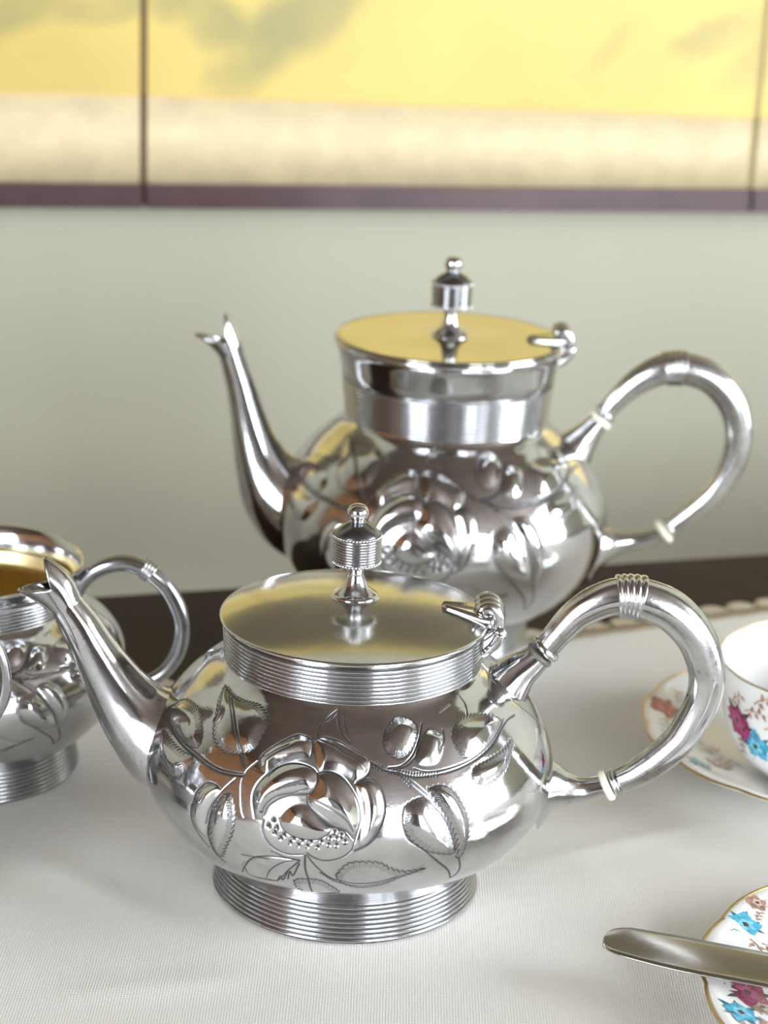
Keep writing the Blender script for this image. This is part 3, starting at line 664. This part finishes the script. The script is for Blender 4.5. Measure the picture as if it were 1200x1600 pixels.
def handle(y, pts, up, low, rings, bandpos, parent, k=1.0):
    P, R = sweep_px(pts, y, 12); v, f = tube(P, R, 48, k=k, facet=.012, nf=8); h = obj('handle', v, f, M_HAND, parent)
    n = (len(pts) - 1) * 12
    band(P, R, bandpos[0] * 12, bandpos[1] * 12, h, k=k)
    for sock in (up, low):
        Q, r = sweep_px(sock, y, 8); v, f = tube(Q, r, 48); obj('handle_socket', v, f, M_SILV, parent)
    for (px, py, hw, dx, dy, w, m, nm, beads) in rings:
        c = at(px, py, y); d = at(px + dx, py + dy, y) - c; s = dep(c) / F
        collar(c, d, hw * s, w * s, h, nm, m, beads)

# ---------------------------------------------------------------- the small teapot in front
def pot_small():
    c = ground(539, 1372, CT); y = c[1]
    t = thing('teapot', 'squat silver teapot with embossed flowers standing sharp in front', 'teapot', tuple(c), 'silver tea set pieces')
    P = [(.044, .0125), (.0478, .0152), (.0548, .0205), (.0655, .030), (.0712, .039), (.0733, .0475), (.0722, .0565), (.0685, .0655), (.0630, .0735), (.0555, .081), (.0480, .0865), (.0455, .0888)]
    ornate_body('body', c, P, t, .2, 420)
    pr, g = reeds(.0474, .0006, .0448, .0138, 8, .0014); pr = [(.040, 0), (.0475, 0)] + pr + [(.042, .0145)]; g = [0, 0] + g + [0]
    reed_obj('reeded_foot', c, pr, g, t)
    pr, g = reeds(.0450, .0880, .0456, .1012, 9, .0007); pr = [(.0455, .0872)] + pr + [(.0452, .1014), (.0440, .1018), (.0438, .1026), (.042, .098)]; g = [.7] + g + [.2, 0, 0, 0]
    reed_obj('reeded_neck', c, pr, g, t)
    LIDP = [(.0440, .1023), (.0466, .1026), (.0472, .1029), (.0474, .1034), (.0472, .1039), (.0464, .1042), (.0440, .1050), (.040, .1061), (.036, .1071), (.030, .1083), (.024, .1093), (.018, .1100), (.012, .1105), (.006, .1107), (0, .1107)]
    v, f = lathe(c, LIDP, 160)
    lid = obj('lid', v, f, M_LID, t)
    finial((c[0], c[1], c[2] + .1103), lid, .965)
    hinge(c, .1043, .0485, t, lid, 1.12, LIDP[5:])
    spout('spout', y, [(330, 1165, 88), (290, 1158, 86), (258, 1150, 80), (222, 1122, 62), (196, 1092, 50), (172, 1056, 41), (148, 1016, 34), (126, 977, 29), (104, 945, 25)], (-55, -37), (-22, -20), (-56, -62), (-14, -40), (-20, -32), t)
    handle(y, [(853, 1013, 20), (872, 990, 22), (900, 961, 25), (932, 942, 28), (965, 932, 30), (1004, 935, 32), (1050, 955, 33), (1086, 994, 31), (1103, 1040, 29), (1103, 1075, 28), (1092, 1108, 27), (1064, 1153, 26), (1030, 1184, 25), (992, 1209, 22), (966, 1220, 19)],
           [(770, 1095, 60), (790, 1070, 42), (810, 1050, 31), (828, 1036, 25), (843, 1024, 21)], [(838, 1230, 66), (860, 1230, 44), (885, 1233, 28), (910, 1234, 20), (945, 1228, 17)],
           [(853, 1014, 25, 10, -9, 11, M_SILV, 'collar_ring', 1), (843, 1023, 24, 10, -9, 9, M_IVORY_DK, 'insulator_ring', 1), (948, 1227, 25, 10, -4, 11, M_IVORY, 'insulator_ring', 1), (960, 1222, 22, 10, -4, 10, M_SILV, 'collar_ring', 2)], (3.98, 5.0), t)
    return t
M_IVORY_DK = plain('tarnished_insulator', (.11, .10, .08), .35, var=.2, scale=200)
pot_small()

# ---------------------------------------------------------------- the tall teapot behind
def pot_large():
    q = at(703, 531, .25); c = np.array([q[0], .25, CT + .0006]); y = .25
    t = thing('teapot', 'tall silver teapot with wide flared collar standing behind the squat one', 'teapot', tuple(c), 'silver tea set pieces')
    P = [(.0400, .012), (.0450, .0150), (.0540, .0200), (.0655, .029), (.0735, .040), (.0778, .053), (.0785, .063), (.0768, .073), (.0715, .084), (.0630, .0945), (.0545, .102), (.0490, .1065), (.0472, .1095)]
    ornate_body('body', c, P, t, .5, 190, fine=False)
    pr, g = reeds(.0435, .0006, .0415, .0130, 7, .0010); pr = [(.036, 0), (.0432, 0)] + pr + [(.038, .0138)]; g = [0, 0] + g + [0]
    reed_obj('reeded_foot', c, pr, g, t)
    pr, g = reeds(.0466, .1080, .0485, .1260, 10, .0009); pr = [(.0470, .1072)] + pr + [(.0492, .1265), (.0500, .132), (.0516, .1395), (.0524, .1425), (.0534, .1430), (.0538, .1440), (.0534, .1450), (.0518, .1452), (.050, .140)]; g = [.7] + g + [.3] + [0] * 8
    reed_obj('flared_collar', c, pr, g, t)
    v, f = lathe(c, [(.0500, .1440), (.0525, .1452), (.0531, .1457), (.0525, .1462), (.0505, .1462), (.036, .1458), (.020, .1458), (.008, .1464), (0, .1466)], 120)
    lid = obj('lid', v, f, M_LIDL, t)
    finial((c[0], c[1], c[2] + .1458), lid, 1.06)
    hinge(c, .1462, .0530, t, lid, 1.08, [(.053, .1462), (.02, .1460), (0, .1464)])
    spout('spout', y, [(500, 800, 84), (465, 790, 76), (435, 765, 60), (412, 725, 43), (397, 682, 32), (386, 640, 25), (376, 600, 21), (362, 553, 18)], (-41, -36), (-14, -22), (-28, -59), (-8, -34), (-7, -20), t)
    handle(y, [(944, 646, 15), (960, 628, 16), (984, 605, 19), (1010, 588, 22), (1037, 577, 24), (1070, 576, 25), (1112, 591, 25), (1142, 624, 24), (1154, 664, 22), (1152, 700, 21), (1141, 732, 20), (1116, 768, 18), (1083, 798, 16), (1045, 826, 14)],
           [(858, 752, 62), (880, 722, 46), (898, 700, 33), (916, 680, 22), (932, 662, 16), (942, 650, 14)], [(915, 852, 58), (938, 850, 34), (960, 848, 21), (985, 845, 15), (1010, 840, 13), (1038, 829, 12)],
           [(938, 655, 20, 10, -10, 8, M_IVORY, 'insulator_ring', 1), (946, 645, 18, 10, -10, 7, M_SILV, 'collar_ring', 1), (1037, 830, 20, 10, -7, 9, M_IVORY, 'insulator_ring', 1), (1046, 824, 16, 10, -7, 7, M_SILV, 'collar_ring', 1)], (4.0, 5.0), t)
M_LIDL = silver('mirror_lid_silver', .08, col=(.47, .455, .39), amount=.25, scratch=.03)
pot_large()

# ---------------------------------------------------------------- cream jug and sugar bowl at the left
def open_vessel(name, label, cat, c, ang, handles, spouted):
    t = thing(name, label, cat, tuple(c), 'silver tea set pieces')
    P = [(.0385, .012), (.0430, .0150), (.0505, .0215), (.0575, .030), (.0615, .039), (.0625, .046), (.0605, .053), (.0560, .060), (.0495, .0655), (.0440, .0690), (.0415, .0710)]
    ornate_body('body', c, P, t, .5, 150, rot=ang, fine=False, amp=.9)
    pr, g = reeds(.0415, .0006, .0395, .0130, 8, .0009); pr = [(.034, 0), (.0412, 0)] + pr + [(.036, .0135)]; g = [0, 0] + g + [0]
    reed_obj('reeded_foot', c, pr, g, t)
    pr, g = reeds(.0410, .0700, .0418, .0800, 7, .0005); pr = [(.0412, .0690)] + pr + [(.0424, .0820), (.0440, .0858), (.0447, .0862), (.0450, .0868), (.0446, .0874), (.0438, .0872), (.0420, .0830), (.0412, .0765)]; g = [.7] + g + [0] * 8
    reed_obj('reeded_collar', c, pr, g, t)
    inner = [(.0412, .0768), (.0400, .0700), (.0480, .0640), (.0570, .0540), (.0600, .0450), (.0560, .0310), (.0440, .0180), (.0250, .0150), (0, .0145)]
    v, f = lathe(c, catmull(inner, 6), 96); obj('gilt_lining', v, f, M_GILT, t)
    return t
cj = ground(-40, 1190, CT)
jug = open_vessel('cream_jug', 'silver open vessel with gilt lining and one looped handle behind the spout', 'cream jug', cj, 12, 1, True)
M_DARKH = silver('blackened_silver', .16, col=(.40, .40, .42), tarn=(.15, .14, .13), amount=.7, scale=50)
def loop_handle(parent, y, pts, bandpos, sock):
    P, R = sweep_px(pts, y, 12); v, f = tube(P, R, 36); h = obj('handle', v, f, M_DARKH, parent)
    band(P, R, bandpos[0] * 12, bandpos[1] * 12, h, n=4, h=.0006)
    for s in sock:
        Q, r = sweep_px(s, y, 8); v, f = tube(Q, r, 32); obj('handle_socket', v, f, M_SILV, parent)
loop_handle(jug, cj[1], [(118, 926, 12), (130, 908, 12), (147, 893, 12), (170, 883, 13), (196, 880, 13), (222, 887, 13), (238, 897, 13), (260, 918, 13), (277, 947, 13), (285, 980, 12), (279, 1016, 12), (262, 1044, 11), (238, 1062, 11), (205, 1072, 12)], (5, 6),
            [[(104, 952, 22), (113, 936, 15), (120, 922, 11)], [(150, 1075, 30), (178, 1075, 18), (205, 1072, 11)]])
# pouring lip of the jug, facing away to the left
a = np.linspace(-.6, .6, 15); lipv = []
for k, (dr, dz) in enumerate(((0, -.010), (.003, -.004), (.009, .002), (.016, .006))):
    for aa in a:
        w = max(0, math.cos(aa * 2.6)); lipv.append((cj[0] - (.0435 + dr * w) * math.cos(aa), cj[1] + (.0435 + dr * w) * math.sin(aa), cj[2] + .0865 + dz * w - .001 * (1 - w)))
o = obj('pouring_lip', lipv, grid_faces(4, 15, False), M_SILV, jug); sm = o.modifiers.new('t', 'SOLIDIFY'); sm.thickness = .001; sm.offset = 0
cs = np.array([at(-440, 1350, -.04)[0], -.04, CT])
bowl = open_vessel('sugar_bowl', 'silver vessel at left edge with only its curved handle showing', 'sugar bowl', cs, -14, 2, False)
loop_handle(bowl, cs[1], [(-200, 1050, 12), (-185, 1010, 10), (-140, 978, 9), (-70, 972, 9), (-30, 985, 9), (-4, 1013, 9), (9, 1056, 9), (4, 1098, 9), (-22, 1135, 9), (-60, 1155, 10), (-100, 1165, 11)], (3, 4),
            [[(-235, 1080, 26), (-215, 1065, 17), (-198, 1046, 11)], [(-190, 1195, 34), (-150, 1180, 18), (-98, 1164, 11)]])
xs = -1
Pm = np.array([(cs[0] - .040, cs[1], cs[2] + .078), (cs[0] - .058, cs[1], cs[2] + .092), (cs[0] - .080, cs[1], cs[2] + .090), (cs[0] - .090, cs[1], cs[2] + .070), (cs[0] - .080, cs[1], cs[2] + .050), (cs[0] - .058, cs[1], cs[2] + .044)])
v, f = tube(catmull(Pm, 10), np.full(51, .0024), 24); obj('handle', v, f, M_HAND, bowl)

# ================================================================== china
def lobes(t, n=16, d=.018): return 1 - d * (1 - np.abs(np.sin(n * t / 2)) ** .8) 
def dish(name, label, c, prof_top, prof_bot, R, nl, d):
    """scalloped dish from (radius fraction, z) profiles"""
    t = thing(name, label, 'plate' if name == 'plate' else 'saucer', tuple(c))
    n = 240; th = np.linspace(0, 2 * np.pi, n, endpoint=False); pr = list(prof_bot) + list(prof_top)
    V = []
    for fr, z in pr:
        L = 1 + (lobes(th, nl, d) - 1) * np.clip((fr - .55) / .45, 0, 1)
        V.append(np.stack([c[0] + R * fr * L * np.cos(th), c[1] + R * fr * L * np.sin(th), 0 * th + c[2] + z], -1))
    obj('porcelain', np.vstack(V), grid_faces(len(pr), n), M_CHINA, t)
    zt = prof_top[0][1]; E = []
    for k in range(8):
        a = 2 * math.pi * k / 8; L = lobes(th, nl, d)
        rr = R * L * 1.0 + .0006 * math.cos(a); E.append(np.stack([c[0] + rr * np.cos(th), c[1] + rr * np.sin(th), 0 * th + c[2] + zt + 0.0006 * math.sin(a)], -1))
    E.append(E[0]); obj('gilt_rim', np.vstack(E), grid_faces(9, n), M_GOLD, t)
    return t
def zsurf(prof_top, R):
    pr = sorted(prof_top); fr = [a for a, b in pr]; zz = [b for a, b in pr]
    return lambda r: np.interp(np.asarray(r) / R, fr, zz)
def petals(n, r, w, rot=0.0, jag=0):
    out = []
    for i in range(n):
        a = rot + 2 * math.pi * i / n + .12 * random.uniform(-1, 1); L = r * random.uniform(.8, 1.15); ww = w * random.uniform(.85, 1.15)
        sh = [(.0, -.12), (.25, -.55), (.6, -1), (.82, -.55), (1.0, -.1), (1.0, .12), (.85, .45), (.62, 1), (.3, .6), (0, .12)]
        out.append([(L * u * math.cos(a) - ww * v * math.sin(a), L * u * math.sin(a) + ww * v * math.cos(a)) for u, v in sh])
    return out
def stroke(pts, w):
    q = catmull(np.array(pts, float), 6); T = np.gradient(q, axis=0); T /= np.linalg.norm(T, axis=1)[:, None] + 1e-9; N = np.stack([-T[:, 1], T[:, 0]], -1)
    ww = w * np.linspace(1, .35, len(q))[:, None]
    return [[tuple(q[i] - N[i] * ww[i]), tuple(q[i + 1] - N[i + 1] * ww[i + 1]), tuple(q[i + 1] + N[i + 1] * ww[i + 1]), tuple(q[i] + N[i] * ww[i])] for i in range(len(q) - 1)]
def sprig(L, rot):
    out = []; c, s = math.cos(rot), math.sin(rot); R_ = lambda x, y: (c * x - s * y, s * x + c * y)
    out += stroke([R_(0, 0), R_(L * .4, L * .08), R_(L, -.05 * L)], L * .03)
    for k in range(5):
        x = L * (.2 + .17 * k); sg = 1 if k % 2 else -1
        tip = (x + L * .16, sg * L * (.26 + .05 * random.random()))
        out.append([R_(x, 0), R_(x + L * .14, sg * L * .05), R_(x + L * .12, sg * L * .15), R_(*tip), R_(x + L * .02, sg * L * .17), R_(x - L * .02, sg * L * .08)])
    return out
def decal(name, polys, place, m, parent, lim=None):
    V = []; Fc = []
    for pl in polys:
        if lim is not None and max(np.hypot(place(*p)[0] - lim[0], place(*p)[1] - lim[1]) for p in pl) > lim[2]: continue
        cx = sum(p[0] for p in pl) / len(pl); cy = sum(p[1] for p in pl) / len(pl); o = len(V)
        V.append(place(cx, cy)); V += [place(*p) for p in pl]; n = len(pl)
        Fc += [[o, o + 1 + i, o + 1 + (i + 1) % n] for i in range(n)]
    return obj(name, V, Fc, m, parent) if V else None
def bloom(place, kind, s, parent, rot=0.0):
    """printed flower: dark underleaf, petals, pale and dark centre marks"""
    main = {'b': M_BLUE, 'm': M_MAROON, 's': M_BROWN}[kind]
    def lift(h): return lambda x, y: place(x, y, h)
    decal('printed_flower', petals(7, s * 1.18, s * .16, rot + .3), lift(.00006), {'b': M_BLUED, 'm': M_INKD, 's': M_PALEBR}[kind], parent)
    decal('printed_flower', petals(5, s, s * .42, rot), lift(.00012), main, parent)
    decal('printed_flower', petals(5, s * .55, s * .2, rot + .6), lift(.00020), {'b': M_BLUEL, 'm': M_MARL, 's': M_PALEBR}[kind], parent)
    decal('printed_flower', petals(6, s * .2, s * .08, rot), lift(.00026), M_INKD, parent)
M_BLUEL = plain('pale_turquoise_print', (.22, .60, .78), .12, var=.3, scale=420)
M_BLUED = plain('deep_teal_print', (.03, .18, .28), .12, var=.4, scale=420)
M_MARL = plain('rose_print', (.52, .06, .22), .12, var=.4, scale=420)
M_INKD = plain('dark_print', (.06, .04, .05), .12)
PT = [(1.0, .0140), (.985, .0146), (.95, .0138), (.85, .0112), (.72, .0078), (.62, .0050), (.56, .0042), (.3, .0040), (0, .0040)]
PB = [(0, .0012), (.42, .0012), (.46, 0), (.50, 0), (.52, .0016), (.62, .0026), (.80, .0074), (.95, .0118), (1.0, .0132)]
pc = np.array([.195, -.09, CT]); PR = .086
plate = dish('plate', 'white scalloped china plate with gold edge and printed flowers under the knife', pc, PT, PB, PR, 12, .020)
zs = zsurf(PT, PR)
def on_plate(px, py):
    g = ground(px, py, .0115)
    for _ in range(4): g = ground(px, py, CT + float(zs(np.hypot(g[0] - pc[0], g[1] - pc[1]))))
    def place(x, y, h=.00012):
        X = g[0] + x; Y = g[1] + y; return (X, Y, CT + float(zs(np.hypot(X - pc[0], Y - pc[1]))) + h + .0002)
    return place
for px, py, L, rt in ((1150, 1452, .009, 3.6), (1172, 1468, .011, 5.2), (1190, 1475, .010, 5.9), (1183, 1440, .006, 1.2), (1140, 1548, .010, 2.5), (1130, 1560, .012, 2.2), (1175, 1575, .010, .4), (1160, 1590, .010, 4.4), (1185, 1590, .012, 5.4), (1145, 1575, .006, 3.4)):
    decal('printed_sprig', sprig(L, rt), on_plate(px, py), M_BROWN, plate, (pc[0], pc[1], PR * .93))
bloom(on_plate(1183, 1412), 's', .0042, plate, .4)
bloom(on_plate(1165, 1446), 'b', .0062, plate, .2)
bloom(on_plate(1168, 1552), 'm', .0082, plate, .9)
bloom(on_plate(1158, 1583), 'b', .0066, plate, .5)
bloom(on_plate(1192, 1575), 's', .0050, plate, 1.5)
for px, py, k, s in ((1330, 1440, 'b', .006), (1420, 1500, 'm', .008), (1450, 1580, 'b', .006), (1300, 1700, 'm', .008)): bloom(on_plate(px, py), k, s, plate)

ST = [(1.0, .0200), (.985, .0206), (.93, .0190), (.80, .0145), (.66, .0105), (.52, .0078), (.40, .0066), (.3, .0062), (0, .0062)]
SB = [(0, .0030), (.36, .0030), (.38, 0), (.42, 0), (.44, .0034), (.60, .0058), (.80, .0110), (.94, .0168), (1.0, .0192)]
sc_ = np.array([.190, .105, CT]); SR = .0793
sau = dish('saucer', 'white china saucer with gold scalloped rim holding the teacup', sc_, ST, SB, SR, 14, .02)
zs2 = zsurf(ST, SR)
def on_saucer(px, py):
    g = ground(px, py, .015)
    for _ in range(4): g = ground(px, py, CT + float(zs2(np.hypot(g[0] - sc_[0], g[1] - sc_[1]))))
    def place(x, y, h=.00012):
        X = g[0] + x; Y = g[1] + y; return (X, Y, CT + float(zs2(np.hypot(X - sc_[0], Y - sc_[1]))) + h + .0003)
    return place
for px, py, L, rt in ((1030, 1125, .012, .5), (1045, 1135, .012, 4.2), (1100, 1165, .014, 2.5), (1110, 1185, .012, .2), (1125, 1170, .012, 4), (1060, 1100, .010, 1.4)):
    decal('printed_sprig', sprig(L, rt), on_saucer(px, py), M_PALEBR, sau, (sc_[0], sc_[1], SR * .94))
bloom(on_saucer(1040, 1106), 'm', .0075, sau); bloom(on_saucer(1090, 1193), 'b', .0065, sau, .4); bloom(on_saucer(1125, 1195), 's', .006, sau, .4)

cc = np.array([.1855, .0905, CT + .0064])
cup = thing('teacup', 'white china teacup with printed flowers sitting in the saucer', 'teacup', tuple(cc))
CO_ = [(0, .0006), (.019, .0006), (.0205, 0), (.0225, 0), (.0235, .0020), (.0300, .0045), (.0385, .0120), (.0435, .0225), (.0460, .0340), (.0478, .0490), (.0480, .0496)]
CI_ = [(.0476, .0499), (.0468, .0492), (.0446, .0340), (.0420, .0225), (.0370, .0130), (.0280, .0068), (0, .0056)]
n = 168; th = np.linspace(0, 2 * np.pi, n, endpoint=False); prs = list(catmull(CO_[4:], 4)); prs = CO_[:4] + [tuple(q) for q in prs] + CI_
V = np.vstack([np.stack([cc[0] + r * (1 + .004 * np.clip(z / .05, 0, 1) * np.cos(12 * th)) * np.cos(th), cc[1] + r * (1 + .004 * np.clip(z / .05, 0, 1) * np.cos(12 * th)) * np.sin(th), 0 * th + cc[2] + z], -1) for r, z in prs])
obj('cup_bowl', V, grid_faces(len(prs), n), M_CHINA, cup)
E = []
for k in range(7):
    a = 2 * math.pi * k / 6; rr = (.0478 + .0005 * math.cos(a)) * (1 + .004 * np.cos(12 * th)); E.append(np.stack([cc[0] + rr * np.cos(th), cc[1] + rr * np.sin(th), 0 * th + cc[2] + .0497 + .0004 * math.sin(a)], -1))
obj('gilt_rim', np.vstack(E), grid_faces(7, n), M_GOLD, cup)
hp = catmull([(cc[0] + .045, cc[1] - .004, cc[2] + .042), (cc[0] + .060, cc[1] - .004, cc[2] + .046), (cc[0] + .068, cc[1] - .004, cc[2] + .034), (cc[0] + .060, cc[1] - .004, cc[2] + .020), (cc[0] + .041, cc[1] - .004, cc[2] + .017)], 8)
v, f = tube(hp, np.full(len(hp), .0026), 18); obj('handle', v, f, M_CHINA, cup)
co = np.array(CO_[4:]); 
def on_cup(px, py):
    d = ray(px, py); ts = np.linspace(.6, 1.0, 8000); p = CAM + ts[:, None] * d; rr = np.hypot(p[:, 0] - cc[0], p[:, 1] - cc[1]); ri = np.interp(p[:, 2] - cc[2], co[:, 1], co[:, 0], left=0, right=0)
    k = np.where(rr < ri)[0]; k = k[0] if len(k) else abs(rr - ri).argmin(); a0 = math.atan2(p[k, 1] - cc[1], p[k, 0] - cc[0]); z0 = p[k, 2] - cc[2]
    def place(x, y, h=.00012):
        z = np.clip(z0 + y, .002, .048); r = float(np.interp(z, co[:, 1], co[:, 0])) + h + .0004; a = a0 + x / r
        w = 1 + .004 * np.clip(z / .05, 0, 1) * math.cos(12 * a)
        return (cc[0] + r * w * math.cos(a), cc[1] + r * w * math.sin(a), cc[2] + z)
    return place
for px, py, L, rt in ((1145, 1095, .010, .6), (1165, 1110, .011, .2), (1180, 1100, .012, .5), (1160, 1150, .010, 4.4), (1172, 1190, .010, 4), (1140, 1170, .008, 4.6), (1195, 1140, .010, .3)):
    decal('printed_sprig', sprig(L, rt), on_cup(px, py), M_BROWN, cup)
bloom(on_cup(1154, 1124), 'm', .0075, cup, .3); bloom(on_cup(1164, 1140), 'm', .0055, cup, .9); bloom(on_cup(1182, 1166), 'b', .0068, cup, .3)

# ================================================================== knife across the plate
kz = CT + .0156
tip = np.array([.0790, -.0690]); dr = np.array([.0520, -.0160]); dr /= np.linalg.norm(dr); nr2 = np.array([-dr[1], dr[0]])
kn = thing('table_knife', 'round-ended steel table knife lying across the flowered plate', 'knife', (tip[0] + dr[0] * .1, tip[1] + dr[1] * .1, kz))
prof = [(0, .0004, -.0004), (.0005, .0042, -.0038), (.0018, .0066, -.0058), (.0045, .0084, -.0076), (.009, .0093, -.0090), (.018, .0096, -.0104), (.030, .0098, -.0113), (.050, .0098, -.0112), (.080, .0096, -.0108), (.108, .0090, -.0098), (.116, .0070, -.0070), (.118, .0050, -.0050)]
pr = catmull(np.array(prof), 5); V = []; nq = 9
for s_, hi, lo in pr:
    for zz, sg in ((1, 1), (-1, -1)):
        for q in (np.linspace(0, 1, nq) if sg > 0 else np.linspace(1, 0, nq)):
            w = lo + (hi - lo) * q; thk = .0002 + .0008 * q ** .7 * min(1, .25 + s_ / .01)
            bow = .00045 * math.sin(math.pi * q) * (1 if sg > 0 else .2)
            p_ = tip + dr * s_ + nr2 * w; V.append((p_[0], p_[1], kz + .0012 + sg * thk + bow))
Fc = grid_faces(len(pr), 2 * nq).tolist() + [list(range(2 * nq))[::-1], [(len(pr) - 1) * 2 * nq + i for i in range(2 * nq)]]
o = obj('blade', V, Fc, M_STEEL, kn)
P = np.array([np.append(tip + dr * s_, kz + .0030) for s_ in (.114, .120, .126, .140, .165, .190, .205, .211)])
v, f = tube(catmull(P, 5), catmull(np.array([(.0040, 0), (.0042, 0), (.0052, 0), (.0054, 0), (.0062, 0), (.0076, 0), (.0070, 0), (.0030, 0)]), 5)[:, 0], 24, ref=(0, 0, 1), k=.55); obj('handle', v, f, M_SILV, kn)
